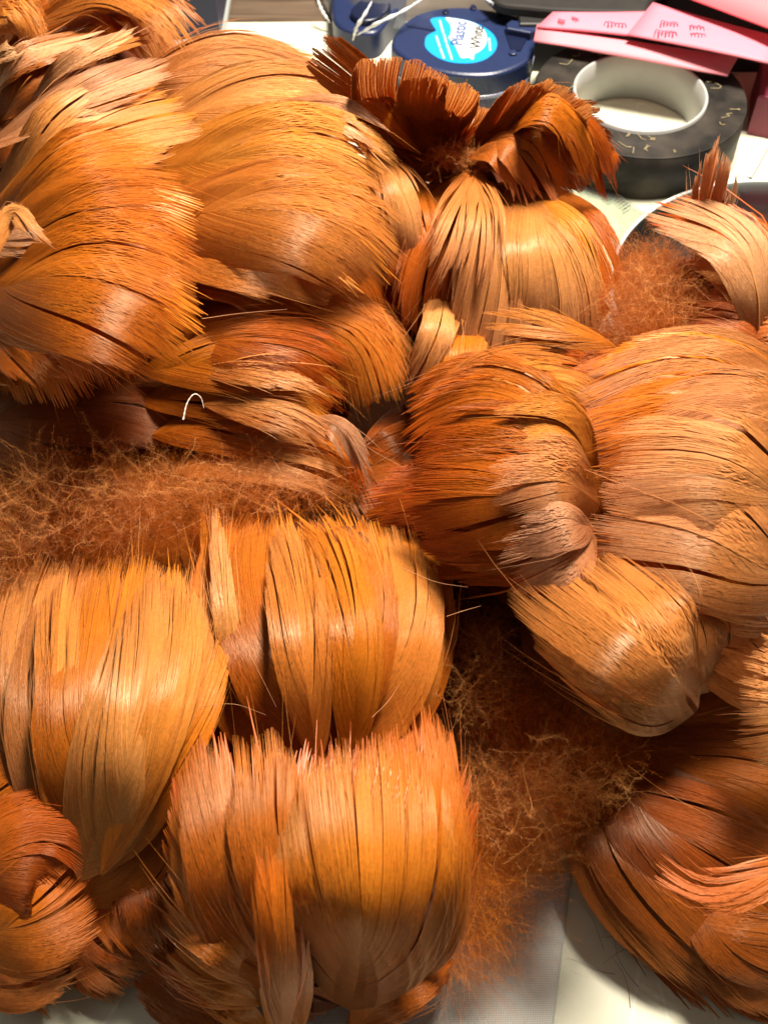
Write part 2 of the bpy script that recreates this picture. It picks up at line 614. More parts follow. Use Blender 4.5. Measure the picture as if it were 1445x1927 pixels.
def text_obj(name, txt, mat, loc, size, rotz, parent, shear=0.15):
    cu = bpy.data.curves.new(name, 'FONT')
    cu.body = txt
    cu.size = size
    cu.shear = shear
    cu.align_x = 'CENTER'
    cu.align_y = 'CENTER'
    cu.extrude = 0.00002
    cu.offset = size * .018
    tmp = bpy.data.objects.new(name, cu)
    COL.objects.link(tmp)
    dg = bpy.context.evaluated_depsgraph_get()
    dg.update()
    me = bpy.data.meshes.new_from_object(tmp.evaluated_get(dg))
    bpy.data.objects.remove(tmp)
    me.materials.clear()
    me.materials.append(mat)
    o = bpy.data.objects.new(name, me)
    COL.objects.link(o)
    pl = np.array(parent['_loc']) if '_loc' in parent else np.zeros(3)
    o.location = np.array(loc) - pl
    o.rotation_euler = (0, 0, rotz)
    o.parent = parent
    return o


def struct(o):
    o['kind'] = 'structure'
    return o

# ------------------------------------------------------------------ the setting: desk and what lies on it
def wood_mat():
    m, nt, b = new_mat('desk_wood')
    tc = nt.nodes.new('ShaderNodeTexCoord')
    mp = nt.nodes.new('ShaderNodeMapping')
    mp.inputs['Scale'].default_value = (14, 160, 60)
    n = nt.nodes.new('ShaderNodeTexNoise')
    n.inputs['Scale'].default_value = 1.0
    n.inputs['Detail'].default_value = 8
    n.inputs['Distortion'].default_value = 0.6
    r = nt.nodes.new('ShaderNodeValToRGB')
    r.color_ramp.elements[0].position = .3
    r.color_ramp.elements[0].color = (.045, .028, .018, 1)
    r.color_ramp.elements[1].position = .7
    r.color_ramp.elements[1].color = (.17, .115, .075, 1)
    nt.links.new(tc.outputs['Object'], mp.inputs[0])
    nt.links.new(mp.outputs[0], n.inputs['Vector'])
    nt.links.new(n.outputs[0], r.inputs[0])
    nt.links.new(r.outputs[0], b.inputs['Base Color'])
    b.inputs['Roughness'].default_value = .5
    return m


def mat_mat():
    m, nt, b = new_mat('cutting_mat_vinyl')
    N = nt.nodes.new
    tc = N('ShaderNodeTexCoord')
    n = N('ShaderNodeTexNoise')
    n.inputs['Scale'].default_value = 26
    n.inputs['Detail'].default_value = 7
    nt.links.new(tc.outputs['Object'], n.inputs['Vector'])
    r = N('ShaderNodeValToRGB')
    r.color_ramp.elements[0].position = .35
    r.color_ramp.elements[0].color = (.62, .62, .47, 1)
    r.color_ramp.elements[1].position = .62
    r.color_ramp.elements[1].color = (.73, .73, .58, 1)
    nt.links.new(n.outputs[0], r.inputs[0])
    # cut marks: thin winding scores where a distorted noise crosses its middle
    mp = N('ShaderNodeMapping')
    mp.inputs['Scale'].default_value = (30, 9, 1)
    mp.inputs['Rotation'].default_value = (0, 0, .6)
    n2 = N('ShaderNodeTexNoise')
    n2.inputs['Scale'].default_value = 1.4
    n2.inputs['Detail'].default_value = 1
    nt.links.new(tc.outputs['Object'], mp.inputs[0])
    nt.links.new(mp.outputs[0], n2.inputs['Vector'])
    c = N('ShaderNodeMath'); c.operation = 'SUBTRACT'; c.inputs[1].default_value = .5
    nt.links.new(n2.outputs[0], c.inputs[0])
    a = N('ShaderNodeMath'); a.operation = 'ABSOLUTE'
    nt.links.new(c.outputs[0], a.inputs[0])
    l = N('ShaderNodeMath'); l.operation = 'LESS_THAN'; l.inputs[1].default_value = .006
    nt.links.new(a.outputs[0], l.inputs[0])
    mx = N('ShaderNodeMix'); mx.data_type = 'RGBA'
    mx.inputs[7].default_value = (.80, .81, .70, 1)
    sc = N('ShaderNodeMath'); sc.operation = 'MULTIPLY'; sc.inputs[1].default_value = .6
    nt.links.new(l.outputs[0], sc.inputs[0])
    nt.links.new(sc.outputs[0], mx.inputs[0])
    nt.links.new(r.outputs[0], mx.inputs[6])
    nt.links.new(mx.outputs[2], b.inputs['Base Color'])
    b.inputs['Roughness'].default_value = .38
    bp = N('ShaderNodeBump')
    bp.inputs['Strength'].default_value = .25
    bp.inputs['Distance'].default_value = .0004
    nt.links.new(n.outputs[0], bp.inputs['Height'])
    nt.links.new(bp.outputs[0], b.inputs['Normal'])
    return m


def cloth_mat():
    m, nt, b = new_mat('white_weave')
    N = nt.nodes.new
    tc = N('ShaderNodeTexCoord')
    w1 = N('ShaderNodeTexWave'); w1.inputs['Scale'].default_value = 900; w1.bands_direction = 'X'
    w2 = N('ShaderNodeTexWave'); w2.inputs['Scale'].default_value = 900; w2.bands_direction = 'Y'
    for w in (w1, w2):
        w.inputs['Distortion'].default_value = .6
        nt.links.new(tc.outputs['Object'], w.inputs['Vector'])
    mu = N('ShaderNodeMath'); mu.operation = 'MULTIPLY'
    nt.links.new(w1.outputs[1], mu.inputs[0])
    nt.links.new(w2.outputs[1], mu.inputs[1])
    r = N('ShaderNodeValToRGB')
    r.color_ramp.elements[0].position = .0
    r.color_ramp.elements[0].color = (.52, .52, .48, 1)
    r.color_ramp.elements[1].position = .35
    r.color_ramp.elements[1].color = (.78, .78, .73, 1)
    nt.links.new(mu.outputs[0], r.inputs[0])
    nt.links.new(r.outputs[0], b.inputs['Base Color'])
    b.inputs['Roughness'].default_value = .85
    bp = N('ShaderNodeBump'); bp.inputs['Strength'].default_value = .5; bp.inputs['Distance'].default_value = .0002
    nt.links.new(mu.outputs[0], bp.inputs['Height'])
    nt.links.new(bp.outputs[0], b.inputs['Normal'])
    return m


def clear_mat(name, tint=(1, 1, 1), gloss=.18, rough=.06, haze=.03):
    m, nt, b = new_mat(name)
    N = nt.nodes.new
    t = N('ShaderNodeBsdfTransparent'); t.inputs[0].default_value = (*tint, 1)
    g = N('ShaderNodeBsdfGlossy'); g.inputs['Roughness'].default_value = rough
    fr = N('ShaderNodeLayerWeight'); fr.inputs[0].default_value = gloss
    mx = N('ShaderNodeMixShader')
    nt.links.new(fr.outputs['Facing'], mx.inputs[0])
    nt.links.new(t.outputs[0], mx.inputs[1])
    nt.links.new(g.outputs[0], mx.inputs[2])
    df = N('ShaderNodeBsdfDiffuse'); df.inputs[0].default_value = (.8, .82, .82, 1)
    mx2 = N('ShaderNodeMixShader'); mx2.inputs[0].default_value = haze
    nt.links.new(mx.outputs[0], mx2.inputs[1])
    nt.links.new(df.outputs[0], mx2.inputs[2])
    nt.links.new(mx2.outputs[0], nt.nodes['Material Output'].inputs[0])
    return m


v, f = prism([(-.55, -.45), (.55, -.45), (.55, .75), (-.55, .75)], -.03, -.0022)
struct(mesh_obj('desk_top', v, f, wood_mat()))

e = P(500, 52, 0)[1]
v, f = prism([(-.40, -.32), (.40, -.32), (.40, e + .01), (-.40, e)], -.002, 0, .0004)
tag(mesh_obj('cutting_mat', v, f, mat_mat()), 'cream green cutting mat covered in fine scores under the feather pile', 'cutting mat')


def sheet(name, corners, mat, nx=40, ny=40, amp=.0, freq=40, z=.001, parent=None, thick=.0003, seed=0):
    """a thin pliable sheet with thickness spanning four world corners (x, y)"""
    c = np.asarray(corners, float)
    s, t = np.meshgrid(np.linspace(0, 1, nx), np.linspace(0, 1, ny))
    xy = (c[0] * ((1 - s) * (1 - t))[..., None] + c[1] * (s * (1 - t))[..., None] + c[2] * (s * t)[..., None] + c[3] * ((1 - s) * t)[..., None])
    r = np.random.default_rng(seed)
    zz = np.full(s.shape, z)
    for i in range(7):
        k = r.normal(0, freq, 2)
        zz = zz + amp * np.sin(xy[..., 0] * k[0] + xy[..., 1] * k[1] + r.uniform(0, 6.28)) * r.uniform(.2, 1) / 3
    zz = np.maximum(zz, z * .6)
    top = np.dstack([xy, zz]).reshape(-1, 3)
    bot = top - (0, 0, thick)
    idx = np.arange(nx * ny).reshape(ny, nx)
    q = np.stack([idx[:-1, :-1], idx[:-1, 1:], idx[1:, 1:], idx[1:, :-1]], -1).reshape(-1, 4)
    n0 = nx * ny
    ring = np.r_[idx[0, :-1], idx[:-1, -1], idx[-1, :0:-1], idx[:0:-1, 0]]
    rn = np.roll(ring, -1)
    side = np.stack([ring + n0, rn + n0, rn, ring], -1)
    return mesh_obj(name, np.vstack([top, bot]), np.vstack([q, q[:, ::-1] + n0, side]), mat, parent, smooth=True)


CLOTH = cloth_mat()
tag(sheet('cloth', ppoly([(330, 1990), (1035, 1990), (1075, 1640), (380, 1640)], 1.5), CLOTH, 70, 60, .0016, 90, .0014, seed=3),
    'white woven cloth under the bottom of the feather pile', 'cloth')
tag(sheet('cloth', ppoly([(330, 150), (600, 165), (580, 62), (395, 58)], 1.2), CLOTH, 30, 30, .0012, 120, .0012, seed=5),
    'small white cloth scrap behind the feathers by the navy pack', 'cloth')

# label tape cassette
NAVY = simple_mat('navy_plastic', (.012, .022, .075), .38, .5, .15, 300, .1)
NAVY_D = simple_mat('navy_plastic_slot', (.006, .010, .035), .3, .5)
BLUE = simple_mat('sticker_blue', (.01, .30, .72), .35)
WHITE = simple_mat('sticker_white', (.62, .64, .66), .4)
INK_B = simple_mat('ink_blue', (.02, .07, .25), .5)
INK_K = simple_mat('ink_black', (.02, .02, .02), .5)
GREYLINE = simple_mat('sticker_grey', (.50, .52, .62), .4)


def zq(x, y):
    return (730 + x / 4.817, y / 4.817)


CZ = 15.0
cas_poly = smooth_closed(ppoly([zq(*p) for p in ((30, 400), (80, 270), (170, 180), (280, 115), (430, 75), (600, 60), (780, 66), (1000, 100),
                                               (1180, 145), (1325, 210), (1345, 290), (1325, 400), (1318, 460), (1270, 540), (1130, 620),
                                               (950, 672), (740, 680), (520, 655), (300, 590), (120, 500))], CZ), 80)
c0 = cas_poly.mean(0)
cas = thing('label_tape_cassette', 'round navy label tape cassette with blue and white sticker', 'tape cassette', (c0[0], c0[1], 0.0))
v, f = prism(cas_poly, .0004, CZ * .001, .0012)
mesh_obj('shell', v, f, NAVY, cas)
rim = c0 + (cas_poly - c0) * 1.012
v, f = prism(rim, .0052, .0066, .0003)
mesh_obj('rim', v, f, simple_mat('rim_grey', (.22, .24, .34), .3), cas)
blue = smooth_closed(ppoly([zq(*p) for p in ((385, 178), (450, 158), (530, 160), (640, 172), (760, 200), (870, 250), (950, 310), (988, 390), (968, 465),
                                           (900, 530), (800, 568), (690, 577), (560, 565), (440, 520), (352, 450), (332, 390), (350, 330),
                                           (400, 298), (434, 278), (405, 230))], CZ), 80)
v, f = prism(blue, CZ * .001 - .0002, CZ * .001 + .00012)
stk = mesh_obj('sticker', v, f, BLUE, cas)
stk['_loc'] = list(cas['_loc'])
white = smooth_closed(ppoly([zq(*p) for p in ((520, 165), (620, 174), (750, 202), (838, 248), (884, 300), (894, 370), (870, 430), (820, 474), (782, 494),
                                            (770, 545), (730, 524), (690, 530), (655, 518), (612, 430), (578, 380), (548, 345), (568, 310),
                                            (572, 260), (555, 212))], CZ), 76)
v, f = prism(white, CZ * .001, CZ * .001 + .0002)
mesh_obj('speech_panel', v, f, WHITE, stk)


def flat_bar(name, a, b, wpx, z, mat, parent, h=.00006):
    p, q = np.array(a, float), np.array(b, float)
    d = (q - p) / np.linalg.norm(q - p)
    n = np.array((-d[1], d[0])) * wpx / 2
    poly = ppoly([zq(*(p + n)), zq(*(q + n)), zq(*(q - n)), zq(*(p - n))], z)
    v, f = prism(poly, z * .001, z * .001 + h)
    return mesh_obj(name, v, f, mat, parent)


zt = CZ + .22
flat_bar('print_line', (712, 200), (742, 445), 16, zt, GREYLINE, stk)
for a, b in (((468, 185), (500, 300)), ((506, 310), (528, 390)), ((532, 400), (580, 540)), ((436, 325), (470, 430)), ((474, 440), (508, 530)), ((915, 345), (925, 460))):
    flat_bar('print_line', a, b, 15, CZ + .13, WHITE, stk)


def dirang(a, b):
    p, q = P(*zq(*a), CZ), P(*zq(*b), CZ)
    return math.atan2(q[1] - p[1], q[0] - p[0]), np.linalg.norm(q - p)


ang, ln = dirang((625, 410), (660, 205))
text_obj('lettering', 'Plastic', INK_B, P(*zq(645, 308), CZ) + np.array((0, 0, .00026)), .0066, ang, stk, .1)
ang, ln = dirang((795, 415), (812, 270))
text_obj('lettering', 'White', INK_K, P(*zq(808, 345), CZ) + np.array((0, 0, .00026)), .0060, ang, stk, .1)
# tape outlet on the right side of the cassette
outl = ppoly([zq(*p) for p in ((1070, 215), (1120, 180), (1330, 215), (1355, 265), (1290, 300), (1080, 260))], CZ + 3)
v, f = prism(outl, .0125, .0182, .0006)
mesh_obj('tape_outlet', v, f, NAVY, cas)
slot = ppoly([zq(*p) for p in ((1050, 268), (1285, 305), (1200, 460), (1115, 455))], CZ + .4)
v, f = prism(slot, .0145, .0156, .0003)
mesh_obj('slot', v, f, NAVY_D, cas)
for (x, y) in ((520, 112), (770, 75), (1000, 130)):
    c = P(*zq(x, y), CZ)
    a = np.linspace(0, 6.283, 12, endpoint=False)
    v, f = prism([(c[0] + .0013 * math.cos(t), c[1] + .0018 * math.sin(t)) for t in a], .0146, .0157, .0003)
    mesh_obj('stud', v, f, NAVY_D, cas)
c = P(*zq(1130, 490), CZ)
v, f = prism([(c[0] + .0016 * math.cos(t), c[1] + .0016 * math.sin(t)) for t in a], .0146, .0159, .0003)
mesh_obj('stud', v, f, NAVY, cas)
flat_bar('seam', (165, 235), (420, 280), 16, CZ, NAVY_D, cas, .00008)

# black tape roll with white core
def tape_mat():
    m, nt, b = new_mat('black_cloth_tape')
    N = nt.nodes.new
    tc = N('ShaderNodeTexCoord')
    n = N('ShaderNodeTexNoise'); n.inputs['Scale'].default_value = 90; n.inputs['Detail'].default_value = 9
    nt.links.new(tc.outputs['Object'], n.inputs['Vector'])
    r = N('ShaderNodeValToRGB')
    r.color_ramp.elements[0].position = .35; r.color_ramp.elements[0].color = (.012, .011, .010, 1)
    r.color_ramp.elements[1].position = .75; r.color_ramp.elements[1].color = (.060, .050, .040, 1)
    nt.links.new(n.outputs[0], r.inputs[0])
    nt.links.new(r.outputs[0], b.inputs['Base Color'])
    ln = N('ShaderNodeVectorMath'); ln.operation = 'LENGTH'
    fl = N('ShaderNodeVectorMath'); fl.operation = 'MULTIPLY'; fl.inputs[1].default_value = (1, 1, 0)
    nt.links.new(tc.outputs['Object'], fl.inputs[0])
    nt.links.new(fl.outputs[0], ln.inputs[0])
    mu = N('ShaderNodeMath'); mu.operation = 'MULTIPLY'; mu.inputs[1].default_value = 9000
    nt.links.new(ln.outputs['Value'], mu.inputs[0])
    sn = N('ShaderNodeMath'); sn.operation = 'SINE'
    nt.links.new(mu.outputs[0], sn.inputs[0])
    bp = N('ShaderNodeBump'); bp.inputs['Strength'].default_value = .5; bp.inputs['Distance'].default_value = .0002
    nt.links.new(sn.outputs[0], bp.inputs['Height'])
    nt.links.new(bp.outputs[0], b.inputs['Normal'])
    b.inputs['Roughness'].default_value = .6
    b.inputs['Specular IOR Level'].default_value = .18
    return m


TZ = 17.0
ctr = P(1204, 196, TZ)[:2]
R_out = np.linalg.norm(P(1405, 196, TZ) - P(1003, 196, TZ)) / 2
R_in = np.linalg.norm(P(1322, 175, TZ) - P(1085, 175, TZ)) / 2
tc_ = P(1204, 175, TZ)[:2]
ctr = tc_
tape = thing('tape_roll', 'thick roll of black tape with white inner core on the mat', 'tape roll', (ctr[0], ctr[1], 0))


def ring(r0, r1, z0, z1, bev, n=96):
    prof = [(r1, z0), (r1, z1 - bev), (r1 - bev, z1), (r0 + bev, z1), (r0, z1 - bev), (r0, z0)]
    a = np.linspace(0, 2 * np.pi, n, endpoint=False)
    v = np.array([(ctr[0] + r * math.cos(t), ctr[1] + r * math.sin(t), z) for t in a for r, z in prof])
    k = len(prof)
    f = np.array([(i * k + j, ((i + 1) % n) * k + j, ((i + 1) % n) * k + (j + 1) % k, i * k + (j + 1) % k) for i in range(n) for j in range(k)])
    return v, f


v, f = ring(R_in + .0016, R_out, .0004, TZ * .001, .0006)
mesh_obj('wound_tape', v, f, tape_mat(), tape)
v, f = ring(R_in + .0003, R_in + .0014, .0004, TZ * .001 + .0008, .0004)
mesh_obj('core_ring', v, f, simple_mat('core_white', (.40, .40, .39), .5, .3, .10, 120, .1), tape, smooth=False)
LINT = simple_mat('yellow_lint', (.34, .28, .15), .8)
lint_r = np.random.default_rng(11)
for i in range(34):
    a = lint_r.uniform(0, 6.28)
    r = lint_r.uniform(R_in + .004, R_out - .003)
    p0 = np.array((ctr[0] + r * math.cos(a), ctr[1] + r * math.sin(a), TZ * .001 + .0003))
    pts = [p0]
    for k in range(3):
        pts.append(pts[-1] + np.array((*lint_r.normal(0, .0016, 2), 0)))
    pth, _ = catmull(pts, 14)
    v, f = tube(pth, np.full(14, .00013), 5)
    mesh_obj('lint', v, f, LINT, tape)
# the loose tape end on the outer face
c = P(1222, 362, 2)
v, f = prism([(c[0] - .0028, c[1] - .0004), (c[0] + .0028, c[1] - .0006), (c[0] + .0026, c[1] + .004), (c[0] - .0026, c[1] + .004)], .0002, .003, .0003)
mesh_obj('tape_end', v, f, simple_mat('tape_end_black', (.02, .02, .018), .5), tape)

# pink sticky notes and a pink folder
def pink_mat(name, col):
    return simple_mat(name, col, .6, .3, .06, 60, .1)


PINK = pink_mat('pink_paper', (.78, .20, .27))
PINK2 = pink_mat('pink_paper_side', (.74, .24, .29))
INK_R = simple_mat('red_ink', (.42, .03, .09), .6)


def paper(name, pix, mat, label, thick=.0006, nseg=10):
    """a slightly bowed piece of paper or pad; pix: four (x, y, z mm) corners in order"""
    c = np.array([P(*p) for p in pix])
    n = nseg
    s, t = np.meshgrid(np.linspace(0, 1, n), np.linspace(0, 1, n))
    g = (c[0] * ((1 - s) * (1 - t))[..., None] + c[1] * (s * (1 - t))[..., None] + c[2] * (s * t)[..., None] + c[3] * ((1 - s) * t)[..., None])
    g[..., 2] += .0012 * np.sin(np.pi * s) * np.sin(3.1 * t + .3)
    top = g.reshape(-1, 3)
    bot = top - (0, 0, thick)
    idx = np.arange(n * n).reshape(n, n)
    q = np.stack([idx[:-1, :-1], idx[:-1, 1:], idx[1:, 1:], idx[1:, :-1]], -1).reshape(-1, 4)
    n0 = n * n
    ringi = np.r_[idx[0, :-1], idx[:-1, -1], idx[-1, :0:-1], idx[:0:-1, 0]]
    rn = np.roll(ringi, -1)
    side = np.stack([ringi + n0, rn + n0, rn, ringi], -1)
    o = mesh_obj(name, np.vstack([top, bot]), np.vstack([q, q[:, ::-1] + n0, side]), mat, None, smooth=False)
    tag(o, label, 'note')
    return o, g


n1, g1 = paper('sticky_note', ((1004, 76, 22), (1368, 142, 21), (1388, 106, 23), (1010, 46, 24)), PINK2, 'plain pale pink sticky note lowest of the notes above the tape roll')
n2, g2 = paper('sticky_note', ((1010, 50, 24.5), (1240, 72, 26), (1258, 20, 27), (1040, 22, 26)), PINK, 'bright pink sticky note with red scribble beside the cassette')
n3, g3 = paper('sticky_note', ((1180, 64, 27.5), (1460, 121, 29), (1470, 70, 30), (1228, 4, 29)), PINK, 'long pink sticky note with red handwriting nearest the pink folder')


def scribble(par, x0, y0, w, h, n, z, seed):
    """a short handwritten squiggle of ink lying on a note"""
    r = np.random.default_rng(seed)
    m = n * .55
    ph = r.uniform(0, 6.28)
    amps = np.interp(np.linspace(0, 1, 60), np.linspace(0, 1, 7), r.uniform(.25, 1, 7))
    pts = []
    for i, s_ in enumerate(np.linspace(0, 1, 60)):
        th_ = 6.283 * m * s_ + ph
        pts.append(P(x0 + w * s_ - w * .05 * math.sin(th_), y0 + h * .3 * s_ + h * .5 * amps[i] * math.cos(th_), z))
    pth, _ = catmull(pts, 150)
    v, f = tube(pth, np.full(len(pth), .00016), 4)
    mesh_obj('handwriting', v, f, INK_R, par)


for (par, x0, y0, w, h, n, z, sd) in ((n2, 1050, 38, 12, 8, 6, 26.6, 1), (n2, 1076, 34, 12, 8, 5, 26.9, 2), (n2, 1138, 44, 40, 12, 11, 27.0, 3),
                                      (n3, 1232, 60, 40, 12, 11, 29.4, 4), (n3, 1242, 42, 34, 12, 10, 29.9, 5), (n3, 1298, 64, 28, 8, 8, 29.9, 6), (n3, 1296, 50, 28, 10, 8, 30.2, 7)):
    scribble(par, x0, y0, w, h, n, z, sd)

# dark box the notes lie on
BLACK = simple_mat('black_card', (.012, .012, .012), .55)
v, f = prism([(ctr[0] - .040, ctr[1] + R_out + .003), (ctr[0] + .16, ctr[1] + R_out + .001), (ctr[0] + .16, ctr[1] + .16), (ctr[0] - .040, ctr[1] + .16)], .0003, .0195, .0008)
tag(mesh_obj('black_box', v, f, BLACK), 'low black box under the pink sticky notes', 'box')
# magenta block beyond the roll
v, f = prism(ppoly([(1412, 226), (1530, 250), (1530, 150), (1420, 150)], 6), .0003, .016, .0008)
tag(mesh_obj('magenta_pad', v, f, simple_mat('magenta_card', (.22, .02, .05), .5)), 'dark magenta pad at the right side of the tape roll', 'pad')
# the curved pink folder standing behind the notes
nu, nv = 24, 12
s, t = np.meshgrid(np.linspace(0, 1, nu), np.linspace(0, 1, nv))
a_, b_ = P(1225, -10, 31), P(1560, 118, 33)
g = a_ + (b_ - a_) * s[..., None]
g = g + np.dstack([.03 * t, .075 * t, .004 + .020 * np.sin(t * 1.9)])
top = g.reshape(-1, 3)
idx = np.arange(nu * nv).reshape(nv, nu)
q = np.stack([idx[:-1, :-1], idx[:-1, 1:], idx[1:, 1:], idx[1:, :-1]], -1).reshape(-1, 4)
ringi = np.r_[idx[0, :-1], idx[:-1, -1], idx[-1, :0:-1], idx[:0:-1, 0]]
rn = np.roll(ringi, -1)
side = np.stack([ringi + nu * nv, rn + nu * nv, rn, ringi], -1)
tag(mesh_obj('folder', np.vstack([top, top - (0, 0, .0006)]), np.vstack([q, q[:, ::-1] + nu * nv, side]), pink_mat('pink_folder', (.72, .16, .19)), smooth=True),
    'curved salmon pink folder behind the sticky notes', 'folder')
# black pouch at the back edge
pp = smooth_closed(ppoly([(930, 2), (1000, 16), (1100, 22), (1225, 22), (1236, 4), (1240, -40), (920, -60)], 23), 60)
v, f = prism(pp, .0197, .0235, .0012)
tag(mesh_obj('pouch', v, f, simple_mat('black_pouch_cloth', (.022, .020, .018), .7, .3, .3, 200, .4)), 'black flat pouch behind the pink notes', 'pouch')

# navy pack in a clear tray, far left
navy_pack = thing('blister_pack', 'navy blue pack in a clear plastic tray behind the feathers', 'pack', tuple(P(360, 40, 0)))
pk = ppoly([(255, 75), (415, 68), (438, -60), (255, -60)], 4)
v, f = prism(smooth_closed(pk, 8), .004, .030, .001)
v, f = prism(pk, .004, .034, .0012)
mesh_obj('navy_block', v, f, simple_mat('navy_card', (.010, .014, .045), .45), navy_pack)
tr = ppoly([(250, 96), (422, 86), (446, -62), (248, -62)], 1)
v, f = prism(tr, .0004, .0032, .0008)
mesh_obj('clear_tray', v, f, simple_mat('tray_plastic', (.34, .36, .35), .12, .7), navy_pack)

# second cassette inside a crumpled clear bag
cas2 = thing('label_tape_cassette', 'dark navy tape cassette wrapped in a clear plastic bag', 'tape cassette', tuple(P(720, 20, 0)))
p2 = smooth_closed(ppoly([(625, 30), (645, 62), (705, 70), (735, 40), (765, 0), (745, -40), (640, -40)], 9), 60)
v, f = prism(p2, .0005, .011, .0012)
mesh_obj('shell', v, f, NAVY, cas2)
p3 = smooth_closed(ppoly([(660, 20), (680, 40), (715, 34), (735, 8), (700, -10)], 13), 40)
v, f = prism(p3, .010, .0135, .0006)
mesh_obj('hub', v, f, NAVY_D, cas2)


def bag():
    nx, ny = 60, 34
    r = np.random.default_rng(4)
    s, t = np.meshgrid(np.linspace(0, 1, nx), np.linspace(0, 1, ny))
    c = [P(575, -60, 2), P(970, -60, 2), P(960, 8, 2), P(655, 88, 2)]
    g = (c[0] * ((1 - s) * (1 - t))[..., None] + c[1] * (s * (1 - t))[..., None] + c[2] * (s * t)[..., None] + c[3] * ((1 - s) * t)[..., None])
    h = .0195 * np.minimum(1, 5 * np.minimum(s, 1 - s)) ** .8 * np.minimum(1, 3.2 * (1 - t)) ** .7
    for i in range(14):                       # straight creases
        a = r.uniform(0, 3.14)
        d = s * math.cos(a) + t * math.sin(a) - r.uniform(.1, 1.1)
        h = h + .0022 * r.choice((-1, 1)) * np.exp(-np.abs(d) * 16)
    g[..., 2] = np.maximum(.0012 + h, .0010)
    # stays clear of the cassettes beneath
    g[..., 2] += np.where((s > .1) & (s < .9) & (t < .85), .002, 0)
    idx = np.arange(nx * ny).reshape(ny, nx)
    q = np.stack([idx[:-1, :-1], idx[:-1, 1:], idx[1:, 1:], idx[1:, :-1]], -1).reshape(-1, 4)
    return tag(mesh_obj('plastic_bag', g.reshape(-1, 3), q, clear_mat('clear_film', (.90, .93, .93), .5, .16, .09), None, smooth=False),
               'crumpled clear plastic bag with bright creases behind the round cassette', 'plastic bag')


film = bag()
FOLD_GLINT = simple_mat('fold_glint_white', (.70, .72, .74), .15, .8)  # whitish folded edges, with lamp highlights on the film painted in
for pts in ([(664, 76, 9), (672, 50, 18), (688, 24, 23), (700, 2, 25)], [(672, 66, 12), (710, 44, 22), (760, 20, 24), (800, -6, 26)],
            [(905, -6, 25), (925, 6, 22), (946, 22, 14)], [(596, -6, 12), (606, 20, 8), (622, 44, 4)]):
    pth, _ = catmull([P(*p) for p in pts], 22)
    v, f = tube(pth, .0007 * np.sin(np.linspace(.25, 2.9, 22)) * (1 + .35 * np.sin(np.arange(22) * 1.7)), 6)
    mesh_obj('fold_glint', v, f, FOLD_GLINT, film)

# clear ruler with black ticks
rul = thing('ruler', 'clear ruler with black tick marks under the feather fluff', 'ruler', tuple(P(1180, 430, 0)))
ra, rb = P(1110, 336, 0)[:2], P(1268, 446, 0)[:2]
d = (rb - ra) / np.linalg.norm(rb - ra)
nrm = np.array((d[1], -d[0]))
if nrm[1] > 0:
    nrm = -nrm
rb2 = rb + d * .06
ra2 = ra - d * .05
v, f = prism([tuple(ra2), tuple(rb2), tuple(rb2 + nrm * .026), tuple(ra2 + nrm * .026)], .0003, .0018, .0003)
mesh_obj('blade', v, f, clear_mat('ruler_acrylic', (.90, .93, .90), .25, .08), rul)
TICK = simple_mat('ruler_ink', (.03, .03, .03), .5)
for i in range(46):
    l = .0045 if i % 10 == 0 else (.0036 if i % 5 == 0 else .0026)
    a = ra2 + d * (.012 + i * .0013) + nrm * .0012
    b = a + nrm * l
    w = d * .00016
    v, f = prism([tuple(a - w), tuple(a + w), tuple(b + w), tuple(b - w)], .00182, .00188)
    mesh_obj('tick', v, f, TICK, rul)

# compact disc
cd_c = P(1500, 560, 2)[:2]
cd = thing('compact_disc', 'shiny grey compact disc on the mat partly under the feathers', 'disc', (cd_c[0], cd_c[1], 0))
m, nt, b = new_mat('disc_mirror')
b.inputs['Metallic'].default_value = 1.0
b.inputs['Roughness'].default_value = .22
b.inputs['Base Color'].default_value = (.30, .34, .33, 1)
b.inputs['Thin Film Thickness'].default_value = 620
b.inputs['Thin Film IOR'].default_value = 1.5
R_cd = abs(P(1148, 560, 2)[0] - cd_c[0])
old = ctr
ctr = cd_c
v, f = ring(.0125, R_cd - .0012, .0010, .0022, .0002, 128)
mesh_obj('mirror_face', v, f, m, cd)
v, f = ring(R_cd - .0011, R_cd, .0010, .0023, .0003, 128)
mesh_obj('clear_edge', v, f, simple_mat('disc_edge', (.75, .77, .74), .2, .7), cd)
ctr = old
# thread with a burr on the mat
th, _ = catmull([P(1460, 248, .6), P(1430, 305, .6), P(1411, 337, .6), P(1385, 372, .6)], 24)
v, f = tube(th, np.full(24, .00016), 5)
thread = mesh_obj('thread', v, f, INK_K)
tag(thread, 'thin dark thread with a small knot lying beside the tape roll', 'thread')
kp = P(1412, 336, .7)
kr = np.random.default_rng(2)
pts = [kp + kr.normal(0, .0006, 3) * (1, 1, .3) for _ in range(9)]
th, _ = catmull(pts, 50)
v, f = tube(th, np.full(len(th), .00017), 4)
mesh_obj('knot', v, f, INK_K, thread)

# ------------------------------------------------------------------ the feather bunches
GROUP = 'bunches of dyed feathers heaped on the mat'


def bunch(label, x, y, z=0):
    return thing('feather_bunch', label, 'feather bunch', tuple(P(x, y, 0)), GROUP)


